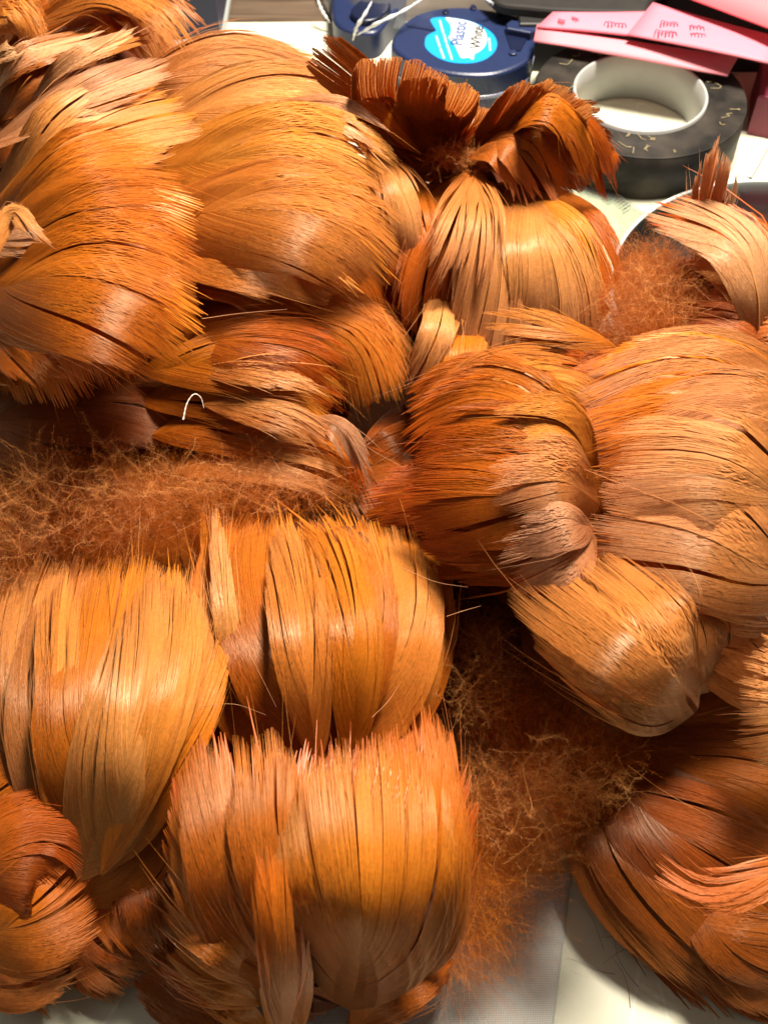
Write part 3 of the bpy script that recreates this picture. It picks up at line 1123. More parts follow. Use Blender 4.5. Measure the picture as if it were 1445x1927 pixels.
# --- A: big golden bunch lying across the upper left of the heap
A = bunch('large golden orange bunch with broad tips reaching over to the brown upright feathers', 350, 400)
core(A, [(-60, 520, 30, 24), (150, 420, 36, 27), (380, 400, 38, 27), (640, 480, 34, 22)])
for pts, W, kw in [
    ([(200, 190, 62), (430, 112, 74), (655, 185, 62)], 9, dict(mat='peach', k=2.2, clump=.2, fray=.06)),
    ([(230, 260, 66), (470, 190, 78), (640, 225, 74), (745, 320, 62)], 13, dict(mat='peach', k=2.4, clump=.45, fray=.14)),
    ([(250, 330, 68), (500, 290, 82), (640, 320, 78), (735, 390, 66)], 15, dict(mat='gold', k=3, clump=.25)),
    ([(250, 420, 68), (500, 390, 82), (660, 430, 78), (757, 515, 62)], 16, dict(mat='gold', k=4, clump=.25, cup=.035)),
    ([(260, 470, 64), (450, 470, 74), (620, 520, 68), (690, 560, 60)], 11, dict(mat='gold', k=1.8, clump=.6, fray=.2, sway=.8, wild=.06)),
    ([(300, 530, 60), (440, 520, 66), (560, 560, 62), (640, 600, 54)], 8, dict(mat='amber', k=1.6, clump=.7, fray=.25, sway=1.0, wild=.08)),
]:
    under(A, pts, W, 2, 9, 'amber')
    feather(A, pts, W, **{'cup': .016, **kw})
for pts, W in [([(560, 300, 48), (650, 360, 54), (700, 450, 52), (730, 560, 42)], 13), ([(480, 420, 46), (600, 450, 52), (680, 520, 48), (720, 600, 40)], 12)]:
    feather(A, pts, W, mat='rust', sp=.35, clump=.2, k=3)
# wispy locks over the edge
for pts, W, m in [([(520, 190, 80), (640, 192, 83), (745, 250, 78)], 2.6, 'pale'), ([(510, 225, 81), (640, 232, 84), (742, 302, 78)], 3.2, 'peach'),
                  ([(480, 460, 74), (600, 500, 72), (700, 575, 64)], 2.2, 'gold')]:
    feather(A, pts, W, mat=m, k=1.3, clump=.7, sp=.3, fray=.25, sway=.5)

# --- B: left tier whose tips overlap the golden bunch
B = bunch('orange bunch with ragged finely lined tips overlapping the golden bunch', 60, 560)
core(B, [(-120, 620, 34, 20), (20, 560, 40, 20), (120, 520, 44, 14)])
for pts, W, kw in [
    ([(-80, 700, 50), (40, 620, 66), (110, 700, 62), (150, 770, 52)], 13, dict(mat='amber', k=2.2, clump=.5, fray=.2, sway=.6)),
    ([(-90, 520, 62), (60, 560, 76), (180, 640, 74), (235, 740, 60)], 18, dict(mat='amber', k=2.6, clump=.35, fray=.12)),
    ([(-80, 560, 66), (120, 520, 86), (280, 560, 84), (405, 640, 72)], 19, dict(mat='orange', k=2.6, clump=.32, fray=.14, sway=.4)),
    ([(-60, 520, 70), (130, 430, 88), (280, 420, 88), (390, 470, 80)], 15, dict(mat='orange', k=2.6, clump=.25, fray=.14)),
    ([(-40, 440, 72), (110, 350, 90), (240, 320, 91), (350, 330, 86)], 14, dict(mat='orange', k=3, clump=.3, fray=.15)),
    ([(-30, 420, 70), (100, 290, 90), (230, 220, 92), (360, 190, 86)], 14, dict(mat='peach', k=3, clump=.35, fray=.15)),
]:
    under(B, pts, W, 2, 9, 'amber')
    feather(B, pts, W, **{'cup': .016, **kw})
feather(B, [(-20, 500, 92), (20, 400, 97), (60, 430, 97), (112, 476, 92)], 2.6, mat='peach', k=1.3, clump=.5)
feather(B, [(-60, 300, 82), (80, 215, 92), (200, 160, 95), (330, 118, 90)], 7.5, mat='pale', k=2.4, clump=.4, fray=.12, roll=(30, 5))
feather(B, [(-60, 460, 78), (40, 450, 84), (150, 440, 84)], 4, mat='pale', k=1.3, clump=.8, fray=.3)

# --- C: brownish layer beneath the golden bunch, wisps running right
C = bunch('brown orange bunch with wispy pale barbs beneath the golden bunch', 500, 760)
core(C, [(180, 800, 18, 18), (420, 780, 24, 20), (640, 720, 26, 18)])
core(C, [(-60, 1000, 10, 13), (120, 980, 12, 14), (340, 970, 12, 14), (560, 940, 12, 13), (660, 900, 12, 9)])
for pts, W, kw in [
    ([(300, 600, 44), (500, 600, 58), (660, 640, 54), (715, 780, 40)], 15, dict(mat='amber', k=3, clump=.2, fray=.08, cup=.04)),
    ([(300, 640, 50), (450, 640, 60), (580, 665, 58), (690, 740, 46)], 9, dict(mat='rust', k=2.0, clump=.7, fray=.3, sway=.9, wild=.15)),
    ([(260, 700, 48), (420, 680, 56), (560, 700, 54), (660, 770, 44)], 9, dict(mat='amber', k=1.8, clump=.8, fray=.3, sway=1.0, wild=.18)),
    ([(360, 700, 52), (460, 700, 57), (560, 720, 55), (650, 760, 48)], 5, dict(mat='peach', k=1.5, clump=.9, fray=.3, sway=1.0, wild=.2, sp=.3)),
    ([(260, 760, 42), (420, 730, 51), (540, 750, 49), (650, 830, 38)], 9, dict(mat='amber', k=1.8, clump=.8, fray=.3, sway=1.0, wild=.18)),
    ([(380, 760, 48), (480, 765, 52), (570, 790, 50), (660, 850, 42)], 5, dict(mat='peach', k=1.5, clump=.9, fray=.3, sway=1.0, wild=.2, sp=.3)),
    ([(280, 820, 38), (430, 800, 45), (560, 830, 42), (690, 900, 32)], 8, dict(mat='amber', k=1.8, clump=.8, fray=.3, sway=1.0, wild=.18)),
    ([(330, 890, 34), (460, 860, 41), (580, 880, 40), (690, 925, 32)], 7, dict(mat='peach', k=1.7, clump=.85, fray=.3, sway=1.0, wild=.18)),
    ([(580, 790, 46), (630, 800, 48), (665, 840, 45), (700, 915, 36)], 3.5, dict(mat='pale', k=1.5, clump=.8, fray=.3, sway=.7)),
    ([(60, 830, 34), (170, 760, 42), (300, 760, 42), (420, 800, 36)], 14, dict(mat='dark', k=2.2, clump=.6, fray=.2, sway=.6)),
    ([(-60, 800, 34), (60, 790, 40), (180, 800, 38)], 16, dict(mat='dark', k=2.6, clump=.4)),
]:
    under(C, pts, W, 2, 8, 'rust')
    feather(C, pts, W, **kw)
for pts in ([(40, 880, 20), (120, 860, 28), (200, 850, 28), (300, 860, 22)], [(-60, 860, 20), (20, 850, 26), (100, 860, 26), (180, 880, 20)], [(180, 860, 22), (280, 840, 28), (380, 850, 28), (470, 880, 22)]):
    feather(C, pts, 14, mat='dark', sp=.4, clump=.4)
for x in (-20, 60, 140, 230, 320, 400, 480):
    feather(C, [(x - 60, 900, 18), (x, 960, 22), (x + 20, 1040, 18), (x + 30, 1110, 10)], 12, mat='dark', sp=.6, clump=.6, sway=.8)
down(C, [(140, 950, 34, 190, 90, 16), (380, 935, 36, 190, 70, 14), (560, 915, 34, 120, 50, 10), (40, 1040, 28, 80, 80, 14), (250, 1020, 32, 160, 50, 10)], 6500, DOWN_M, (4, 10), (.1, -.2, .7), 1.0)
down(C, [(120, 960, 44, 180, 80, 12), (330, 940, 46, 170, 60, 12), (30, 1050, 38, 60, 80, 10), (520, 920, 42, 100, 40, 8)], 750, DOWN_P, (4, 9), (.0, -.3, .8), .9, 1.3, .05)

down(C, [(200, 920, 50, 190, 60, 8), (60, 990, 46, 70, 90, 8), (420, 930, 48, 120, 40, 6)], 130, DOWN_P, (6, 11), (-.4, .3, .5), .7, 2.0, .035, nh=30)

# --- D: lower left bunch, tips pointing up to the down
D = bunch('dull gold bunch with frayed tips pointing up to the pale down', 200, 1350)
core(D, [(80, 1500, 14, 13), (170, 1330, 18, 16), (250, 1130, 16, 13)])
for pts, W, kw in [
    ([(20, 1560, 24), (30, 1330, 38), (60, 1150, 38), (105, 1015, 32)], 8, dict(mat='shell', k=2.4, clump=.25)),
    ([(110, 1620, 26), (100, 1380, 42), (130, 1180, 42), (160, 1030, 34)], 11, dict(mat='shell', k=2.6, clump=.25)),
    ([(180, 1620, 28), (170, 1400, 46), (210, 1200, 46), (240, 1045, 38)], 13, dict(mat='amber', k=3, clump=.25, fray=.09)),
    ([(150, 1660, 26), (230, 1430, 46), (300, 1230, 48), (335, 1040, 42)], 12, dict(mat='shell', k=3, clump=.25, fray=.09)),
    ([(200, 1640, 28), (270, 1440, 46), (340, 1270, 48), (390, 1090, 40)], 10, dict(mat='amber', k=2.2, clump=.25, fray=.09)),
    ([(190, 1720, 16), (260, 1540, 32), (310, 1400, 36), (380, 1250, 34)], 9, dict(mat='rust', k=2.0, clump=.25, fray=.09)),
    ([(140, 1740, 14), (200, 1620, 28), (260, 1500, 32), (340, 1370, 30)], 12, dict(mat='rust', k=2.0, clump=.25, fray=.09)),
]:
    under(D, pts, W, 2, 8, 'amber', bow=(.2, 1.0))
    feather(D, pts, W, **{'bow': (.2, 1.0), 'cup': .022, **kw})
for pts, W, m in [([(120, 1640, 27), (110, 1390, 45), (110, 1190, 45), (125, 1040, 38)], 5, 'gold'), ([(200, 1640, 29), (240, 1420, 49), (275, 1210, 50), (280, 1060, 43)], 6, 'shell'),
                  ([(190, 1650, 29), (290, 1420, 49), (345, 1240, 51), (355, 1070, 45)], 5, 'gold')]:
    feather(D, pts, W, mat=m, k=3, clump=.5, fray=.2, lift=.6, cup=.02, bow=(.2, 1.0))

for pts, W, m in [([(90, 1640, 12), (160, 1700, 18), (230, 1740, 18), (310, 1760, 12)], 10, 'rust'), ([(150, 1600, 14), (210, 1680, 20), (270, 1740, 20), (340, 1800, 14)], 10, 'rust'),
                  ([(240, 1560, 16), (270, 1640, 24), (300, 1720, 24), (330, 1800, 16)], 9, 'dark'), ([(120, 1720, 10), (180, 1780, 14), (240, 1810, 14), (300, 1830, 10)], 8, 'brown')]:
    under(D, pts, W, 1, 6, 'dark')
    feather(D, pts, W, mat=m, k=2, clump=.6, fray=.2, sway=.6)

# --- E: middle bunch with narrow curved feathers
E = bunch('amber bunch of narrow pointed feathers standing up to the middle gap', 600, 1200)
core(E, [(560, 1400, 20, 18), (600, 1200, 26, 20), (620, 1020, 22, 15)])
for pts, W, kw in [
    ([(470, 1430, 32), (440, 1230, 44), (440, 1080, 44), (470, 950, 36)], 9, dict(mat='orange', k=1.8, clump=.5)),
    ([(560, 1430, 34), (520, 1250, 48), (500, 1080, 48), (515, 950, 40)], 12, dict(mat='amber', k=1.8, clump=.5)),
    ([(620, 1430, 36), (640, 1230, 50), (630, 1080, 50), (570, 955, 42)], 13, dict(mat='amber', k=1.7, clump=.45, cup=.04)),
    ([(690, 1430, 34), (715, 1230, 46), (715, 1090, 46), (690, 960, 38)], 13, dict(mat='gold', k=1.8, clump=.5)),
    ([(770, 1400, 28), (775, 1240, 38), (765, 1110, 38), (735, 990, 30)], 8, dict(mat='gold', k=1.8, clump=.5)),
    ([(600, 1440, 38), (570, 1250, 53), (555, 1090, 53), (525, 960, 44)], 6, dict(mat='gold', k=1.5, clump=.5)),
    ([(660, 1440, 38), (670, 1240, 53), (650, 1090, 53), (600, 960, 45)], 6, dict(mat='amber', k=1.5, clump=.5)),
    ([(450, 1420, 26), (430, 1220, 46), (414, 1070, 49), (405, 935, 44)], 3.2, dict(mat='peach', k=1.3, clump=.5)),
]:
    under(E, pts, W, 2, 8, 'amber', bow=(.2, 1.0))
    feather(E, pts, W, **{'bow': (.2, 1.0), 'cup': .022, **kw})

# --- F: bottom bunch with the big shell-shaped feather
F = bunch('bright orange bunch with a big shell shaped feather above the white cloth', 620, 1700)
core(F, [(520, 1880, 14, 12), (620, 1700, 24, 20), (640, 1500, 28, 20)])
for pts, W, kw in [
    ([(770, 1850, 14), (815, 1680, 36), (800, 1500, 44), (775, 1320, 42)], 8, dict(mat='orange', k=4, clump=.25)),
    ([(690, 1885, 18), (755, 1750, 40), (748, 1580, 52), (730, 1360, 54)], 13, dict(mat='orange', k=5, clump=.25, fray=.09)),
    ([(540, 1880, 30), (440, 1700, 48), (390, 1590, 52), (345, 1490, 48)], 9, dict(mat='amber', k=3, clump=.25, fray=.09)),
    ([(575, 1890, 24), (490, 1740, 46), (455, 1580, 56), (430, 1375, 55)], 12, dict(mat='amber', k=4, clump=.25, fray=.09)),
    ([(640, 1890, 24), (590, 1760, 46), (560, 1600, 58), (560, 1400, 58)], 13, dict(mat='amber', k=5, clump=.25, fray=.09)),
    ([(660, 1905, 26), (680, 1790, 50), (674, 1640, 63), (655, 1390, 62)], 17, dict(mat='amber', k=6, clump=.25, fray=.09, bow=(.30, 1.0), ub=.6, cup=.045, lift=1.0)),
    ([(530, 1970, 30), (525, 1840, 52), (512, 1700, 63), (500, 1560, 65)], 3.2, dict(mat='orange', cup=.005, lift=1.0, k=4, clump=.25)),
    ([(500, 1860, 28), (420, 1800, 42), (360, 1740, 42), (308, 1680, 38)], 4.5, dict(mat='gold', k=1.6, clump=.25)),
    ([(500, 1890, 24), (430, 1860, 34), (370, 1830, 34), (310, 1780, 30)], 3.2, dict(mat='gold', k=1.6, clump=.6)),
    ([(660, 1940, 14), (720, 1890, 28), (790, 1840, 30), (850, 1780, 24)], 5, dict(mat='orange', k=1.8, clump=.25)),
]:
    under(F, pts, W, 2, 8, 'rust')
    feather(F, pts, W, **kw)
down(F, [(890, 1660, 22, 70, 110, 16), (880, 1560, 24, 40, 100, 12), (850, 1780, 16, 60, 60, 10)], 2200, DOWN_M, (6, 13), (.5, -.3, .3), .6, 1.0)

for pts in ([(460, 1920, 8), (390, 1850, 15), (340, 1790, 15), (290, 1720, 10)], [(420, 1960, 6), (360, 1890, 10), (310, 1830, 10), (260, 1780, 8)]):
    feather(F, pts, 9, mat='dark', sp=.3, clump=.5, fray=.2)

# --- G: dark bunch in the lower left corner
G = bunch('dim russet bunch with fanned tips low beside the dull gold bunch', 40, 1700)
core(G, [(-80, 1760, 9, 9), (20, 1680, 11, 10)])
for pts, W, kw in [
    ([(-80, 1560, 28), (20, 1510, 34), (90, 1520, 32), (150, 1560, 29)], 11, dict(mat='rust', k=3, clump=.5)),
    ([(-100, 1660, 28), (10, 1620, 35), (90, 1610, 34), (150, 1650, 29)], 13, dict(mat='rust', k=3, clump=.5)),
    ([(-80, 1780, 22), (30, 1740, 28), (100, 1700, 28), (170, 1640, 24)], 12, dict(mat='rust', k=3, clump=.5)),
    ([(-80, 1860, 16), (20, 1830, 20), (90, 1790, 20), (150, 1750, 17)], 9, dict(mat='brown', k=2.4, clump=.6)),
    ([(90, 1760, 11), (170, 1740, 16), (240, 1720, 16), (300, 1640, 13)], 8, dict(mat='rust', k=2, clump=.6)),
    ([(130, 1760, 8), (190, 1770, 12), (240, 1770, 12), (300, 1760, 8)], 7, dict(mat='brown', k=2, clump=.6)),
    ([(-40, 1800, 13), (20, 1840, 14), (70, 1870, 12), (110, 1900, 7)], 4, dict(mat='pink', k=1.6, clump=.7)),
]:
    under(G, pts, W, 2, 7, 'brown')
    feather(G, pts, W, **kw)

# --- H: rounded bunch in the middle right with tips to the left
H = bunch('rounded red orange bunch with a pale crest and tips pointing into the gap', 930, 930)
core(H, [(800, 930, 22, 15), (930, 930, 30, 20), (1060, 940, 34, 20)])
for pts, W, kw in [
    ([(980, 920, 38), (860, 925, 46), (760, 925, 42), (665, 940, 36)], 10, dict(mat='rust', k=1.5, clump=.4)),
    ([(1110, 830, 52), (1000, 750, 62), (880, 730, 58), (750, 790, 42)], 9, dict(mat='orange', k=2, clump=.4)),
    ([(1120, 890, 54), (1020, 800, 69), (900, 770, 66), (760, 840, 50)], 12, dict(mat='rust', k=2.6, clump=.4)),
    ([(1125, 1030, 52), (1010, 1010, 64), (900, 1000, 60), (775, 985, 46)], 9, dict(mat='rust', k=2.4, clump=.45)),
    ([(1125, 930, 56), (1020, 860, 72), (900, 855, 69), (762, 885, 54)], 12, dict(mat='rust', k=4, clump=.4)),
    ([(1125, 980, 56), (1020, 940, 71), (900, 935, 68), (752, 950, 52)], 11, dict(mat='rust', k=4, clump=.45)),
    ([(1128, 880, 60), (1060, 830, 73), (980, 830, 74), (870, 845, 67)], 10, dict(mat='gold', k=1.5, clump=.4)),
    ([(1128, 950, 60), (1070, 910, 75), (1000, 910, 76), (905, 930, 71)], 11, dict(mat='peach', k=2, clump=.6, fray=.2)),
    ([(1125, 1010, 60), (1070, 1030, 71), (1010, 1050, 69), (935, 1075, 60)], 7, dict(mat='pale', k=3, clump=.5, fray=.2)),
    ([(1120, 990, 63), (1070, 985, 75), (1020, 1000, 74), (955, 1010, 68)], 5, dict(mat='pale', k=3, clump=.5, fray=.2)),
]:
    under(H, pts, W, 2, 8, 'rust')
    feather(H, pts, W, **kw)
for pts, W in [([(800, 740, 56), (930, 690, 62), (1060, 700, 58), (1180, 755, 48)], 6), ([(860, 750, 58), (980, 720, 64), (1080, 740, 60), (1150, 800, 52)], 5)]:
    feather(H, pts, W, mat='gold', k=1.4, clump=.8, fray=.3, sway=1.0, wild=.12)

# --- I: right-hand bunch, tips overlapping the pale crest
I = bunch('broad satin orange bunch right of the pale crest with dark creases', 1330, 950)
core(I, [(1500, 960, 26, 22), (1360, 960, 34, 24), (1220, 920, 36, 18)])
for pts, W, kw in [
    ([(1540, 1250, 34), (1440, 1150, 54), (1320, 1080, 62), (1160, 1000, 58)], 12, dict(mat='orange', k=3, clump=.4)),
    ([(1500, 1010, 40), (1380, 980, 52), (1250, 960, 56), (1080, 960, 52)], 15, dict(mat='rust', k=4, clump=.3)),
    ([(1500, 850, 40), (1380, 830, 52), (1250, 830, 56), (1070, 850, 52)], 15, dict(mat='rust', k=4, clump=.3)),
    ([(1540, 740, 52), (1390, 715, 66), (1250, 730, 67), (1085, 800, 58)], 13, dict(mat='peach', k=4, clump=.5, fray=.12)),
    ([(1560, 1130, 48), (1420, 1060, 68), (1290, 1000, 71), (1100, 965, 65)], 14, dict(mat='peach', k=4, clump=.4, fray=.12)),
    ([(1560, 850, 54), (1400, 810, 72), (1260, 815, 73), (1095, 865, 65)], 14, dict(mat='orange', k=5, clump=.4, fray=.12)),
    ([(1560, 980, 54), (1420, 920, 75), (1300, 890, 77), (1130, 900, 71)], 15, dict(mat='peach', k=5, clump=.4, fray=.12)),
    ([(1560, 860, 60), (1460, 800, 76), (1360, 785, 79), (1215, 835, 75)], 12, dict(mat='peach', k=5, clump=.3, fray=.12)),
]:
    under(I, pts, W, 2, 8, 'orange')
    feather(I, pts, W, **kw)
for pts, W in [([(1560, 1330, 30), (1470, 1260, 44), (1380, 1180, 52), (1260, 1080, 50)], 13), ([(1540, 1180, 40), (1440, 1120, 56), (1360, 1080, 60), (1230, 1010, 56)], 12)]:
    under(I, pts, W, 1, 8, 'orange')
    feather(I, pts, W, mat='shell', k=3, clump=.4)
feather(I, [(1338, 1300, 38), (1322, 1230, 54), (1240, 1130, 58), (1110, 1030, 52)], 12, mat='shell', k=3, ub=.5, bow=(.26, 1.02), clump=.25, cup=.05)
under(I, [(1305, 1315, 44), (1260, 1260, 62), (1155, 1165, 66), (1030, 1050, 54)], 11, 2, 10, 'shell')
feather(I, [(1312, 1332, 50), (1262, 1268, 72), (1150, 1165, 75), (1000, 1045, 62)], 14.0, mat='shell', k=4, ub=.5, bow=(.26, 1.02), clump=.3, fray=.14, cup=.05, ur=.3)

for pts, W in [([(1300, 690, 38), (1220, 710, 48), (1140, 740, 48), (1030, 800, 42)], 10), ([(1280, 740, 38), (1200, 760, 48), (1120, 790, 50), (1030, 850, 44)], 10), ([(1240, 680, 34), (1180, 720, 40), (1120, 750, 40), (1060, 760, 36)], 12)]:
    feather(I, pts, W, mat='rust', sp=.3, clump=.5, fray=.2)

# --- J: tied bunch at the back, feathers hanging from the knot and upright brown ones
J = bunch('tied bunch with feathers hanging from a frizzy knot below upright brown ones', 900, 450)
core(J, [(780, 640, 16, 14), (880, 480, 26, 22), (900, 340, 36, 20), (860, 300, 44, 14)])
core(J, [(1080, 640, 18, 14), (1030, 520, 28, 18), (960, 380, 36, 14)])
for pts, W, kw in [
    ([(760, 300, 58), (770, 400, 60), (770, 500, 52), (760, 600, 40)], 7, dict(mat='rust', k=2, clump=.6)),
    ([(880, 320, 56), (830, 430, 58), (800, 540, 50), (790, 660, 36)], 9, dict(mat='rust', k=2, clump=.6)),
    ([(990, 340, 54), (1080, 430, 56), (1120, 520, 50), (1130, 620, 40)], 9, dict(mat='rust', k=2, clump=.5)),
    ([(900, 330, 58), (940, 440, 62), (940, 560, 54), (910, 720, 36)], 13, dict(mat='peach', k=3, clump=.2, fray=.06)),
    ([(960, 340, 60), (1020, 440, 64), (1050, 550, 56), (1050, 680, 40)], 12, dict(mat='peach', k=3, clump=.3, fray=.1)),
    ([(1000, 360, 62), (1060, 430, 64), (1085, 510, 58), (1090, 590, 50)], 7, dict(mat='gold', k=2, clump=.8, fray=.2, gsize=(14, 40))),
    ([(880, 320, 62), (865, 400, 66), (840, 480, 62), (800, 560, 52)], 6, dict(mat='peach', k=2, clump=.85, fray=.25, sway=.9, gsize=(8, 26))),
    ([(895, 320, 63), (905, 400, 67), (895, 490, 62), (870, 600, 50)], 5, dict(mat='peach', k=2, clump=.85, fray=.25, sway=.9, gsize=(8, 26))),
    ([(845, 470, 36), (830, 600, 50), (800, 680, 44), (755, 760, 32)], 6, dict(mat='peach', k=1.6, clump=.3, cup=.09)),
    ([(885, 490, 34), (868, 640, 46), (850, 720, 42), (800, 790, 32)], 8, dict(mat='amber', k=2, clump=.4)),
]:
    under(J, pts, W, 1, 8, 'rust')
    feather(J, pts, W, **kw)
feather(J, [(1160, 655, 56), (1060, 625, 62), (970, 605, 62), (880, 600, 56)], 4.5, mat='gold', k=1.5, clump=.7, fray=.3, sway=.7)
# pale folded edges next to the golden bunch
feather(J, [(690, 280, 66), (740, 340, 68), (765, 420, 62), (768, 500, 52)], 5.5, mat='peach', k=2, clump=.2, cup=.08)
for pts, W in [([(720, 330, 40), (730, 440, 44), (730, 540, 40), (720, 660, 28)], 9), ([(780, 330, 42), (770, 450, 44), (755, 560, 38), (740, 700, 26)], 9),
               ([(960, 640, 36), (1010, 690, 40), (1060, 720, 38), (1130, 740, 34)], 10)]:
    feather(J, pts, W, mat='rust', clump=.5, k=2)
# upright feathers showing their brown backs
back = dict(face=(0, -1, .35), cup=-.035, lift=.25, wild=.008, tw=.7, ub=.7)
for pts, W, m, kw in [
    ([(880, 340, 36), (890, 310, 46), (900, 270, 56), (900, 235, 64)], 15, 'dark', dict(k=4, clump=.2, fray=.08)),
    ([(850, 330, 40), (800, 290, 56), (770, 230, 70), (760, 180, 82)], 14, 'dark', dict(k=4, clump=.2, fray=.08)),
    ([(800, 300, 48), (765, 240, 64), (748, 175, 82), (760, 105, 96)], 12, 'brown', dict(k=7, clump=.1, fray=.05, um=.7)),
    ([(825, 300, 50), (815, 240, 66), (820, 190, 80), (830, 145, 90)], 11, 'brown', dict(k=7, clump=.1, fray=.05, um=.7)),
    ([(850, 300, 50), (870, 260, 60), (890, 230, 68), (900, 200, 76)], 8, 'brown', dict(k=4, clump=.2, fray=.06)),
    ([(900, 300, 52), (980, 290, 64), (1060, 290, 66), (1130, 330, 60)], 12, 'dark', dict(k=4, clump=.2, fray=.1)),
    ([(880, 300, 54), (940, 250, 68), (985, 200, 80), (1015, 155, 88)], 7, 'brown', dict(k=4, clump=.2, fray=.06)),
    ([(900, 300, 54), (980, 255, 68), (1040, 205, 80), (1090, 170, 88)], 10, 'brown', dict(k=5, clump=.12, fray=.08)),
    ([(910, 300, 54), (1000, 275, 64), (1080, 250, 72), (1140, 250, 74)], 10, 'brown', dict(k=5, clump=.12, fray=.08)),
    ([(790, 295, 54), (730, 230, 68), (680, 160, 80), (590, 85, 90)], 6.5, 'dark', dict(k=6, clump=.15, fray=.08)),
]:
    feather(J, pts, W, mat=m, **{**back, **kw})
for pts, W, m, kw in [
    ([(795, 290, 60), (755, 240, 72), (715, 195, 80), (660, 160, 82)], 4.5, 'orange', dict(k=3, clump=.4)),
    ([(930, 275, 62), (1010, 205, 84), (1075, 240, 80), (1130, 380, 60)], 4.5, 'orange', dict(k=3, clump=.6, fray=.25)),
    ([(950, 280, 62), (1040, 220, 80), (1110, 260, 76), (1150, 390, 58)], 5, 'rust', dict(k=3, clump=.6, fray=.25)),
    ([(920, 290, 64), (990, 250, 76), (1040, 290, 72), (1085, 390, 58)], 4.5, 'orange', dict(k=3, clump=.6, fray=.25)),
    ([(890, 290, 66), (950, 270, 74), (1000, 320, 70), (1050, 410, 60)], 5, 'pink', dict(k=1.8, clump=.8, fray=.3)),
    ([(880, 295, 66), (930, 285, 72), (970, 330, 68), (1000, 420, 60)], 4, 'pink', dict(k=1.8, clump=.8, fray=.3)),
    ([(1080, 250, 66), (1120, 270, 66), (1150, 300, 62), (1168, 330, 58)], 4.5, 'rust', dict(k=3, clump=.6)),
]:
    feather(J, pts, W, mat=m, fray=kw.pop('fray', .15), **kw)
down(J, [(860, 295, 58, 90, 35, 12), (800, 330, 54, 60, 60, 10), (930, 290, 58, 60, 30, 8)], 1800, DOWN_M, (4, 10), (0, .2, .6), .9, 1.2)
down(J, [(865, 300, 66, 60, 22, 6)], 200, DOWN_P, (2, 5), (0, .2, .8), 1.0, .9, .035)

for pts, W in [([(690, 290, 42), (740, 300, 48), (790, 312, 46), (840, 335, 40)], 9), ([(1220, 650, 34), (1150, 678, 42), (1090, 692, 42), (1020, 690, 36)], 10), ([(700, 240, 40), (740, 265, 46), (780, 285, 46), (830, 300, 42)], 8)]:
    feather(J, pts, W, mat='rust', sp=.3, clump=.4)

# --- K: right edge bunch with curled feather and fluff
K = bunch('small bunch with one curled feather over fluff beside the disc', 1290, 600)
core(K, [(1180, 640, 20, 16), (1290, 620, 24, 18), (1420, 640, 24, 16)])
for pts, W, kw in [
    ([(1460, 720, 42), (1420, 690, 50), (1380, 670, 50), (1335, 660, 46)], 9, dict(mat='pink', k=4, clump=.6, gsize=(6, 18), fray=.2)),
    ([(1480, 620, 46), (1420, 600, 56), (1360, 585, 58), (1285, 580, 52)], 9, dict(mat='pink', k=3, clump=.5, fray=.2)),
    ([(1425, 670, 48), (1422, 540, 64), (1365, 440, 70), (1200, 376, 66)], 8, dict(mat='pale', k=2.2, clump=.4, fray=.2, cup=.03, quill=True)),
    ([(1430, 640, 46), (1420, 560, 60), (1380, 500, 62), (1290, 460, 56)], 8, dict(mat='peach', k=2.2, clump=.6, fray=.2)),
    ([(1520, 560, 50), (1480, 520, 60), (1450, 500, 62), (1425, 510, 58)], 8, dict(mat='pink', k=3, clump=.7, gsize=(6, 18))),
    ([(1540, 650, 46), (1480, 620, 56), (1440, 610, 56), (1395, 625, 50)], 8, dict(mat='pink', k=3, clump=.7, gsize=(6, 18))),
]:
    under(K, pts, W, 1, 8, 'rust')
    feather(K, pts, W, **kw)
down(K, [(1230, 560, 60, 100, 70, 12), (1150, 640, 48, 50, 50, 10)], 500, DOWN_P, (4, 9), (-.1, -.1, .6), .9, 1.5, .04)  # pale plumes added on top as painted highlights of the fluff
down(K, [(1230, 590, 44, 120, 110, 22), (1180, 660, 34, 80, 60, 14), (1310, 680, 30, 70, 60, 14)], 6000, DOWN_M, (5, 12), (-.1, -.1, .6), .9, 2.0, .02)
feather(K, [(1352, 470, 34), (1330, 400, 58), (1340, 330, 74), (1356, 250, 90)], 5.2, mat='pale', k=1.6, clump=.2, face=(-.3, -1, .5), cup=.08, wild=.01)
feather(K, [(1360, 470, 36), (1365, 420, 50), (1380, 370, 62), (1388, 310, 72)], 3.4, mat='pale', k=1.5, clump=.8, face=(.5, -1, .2), cup=.08)

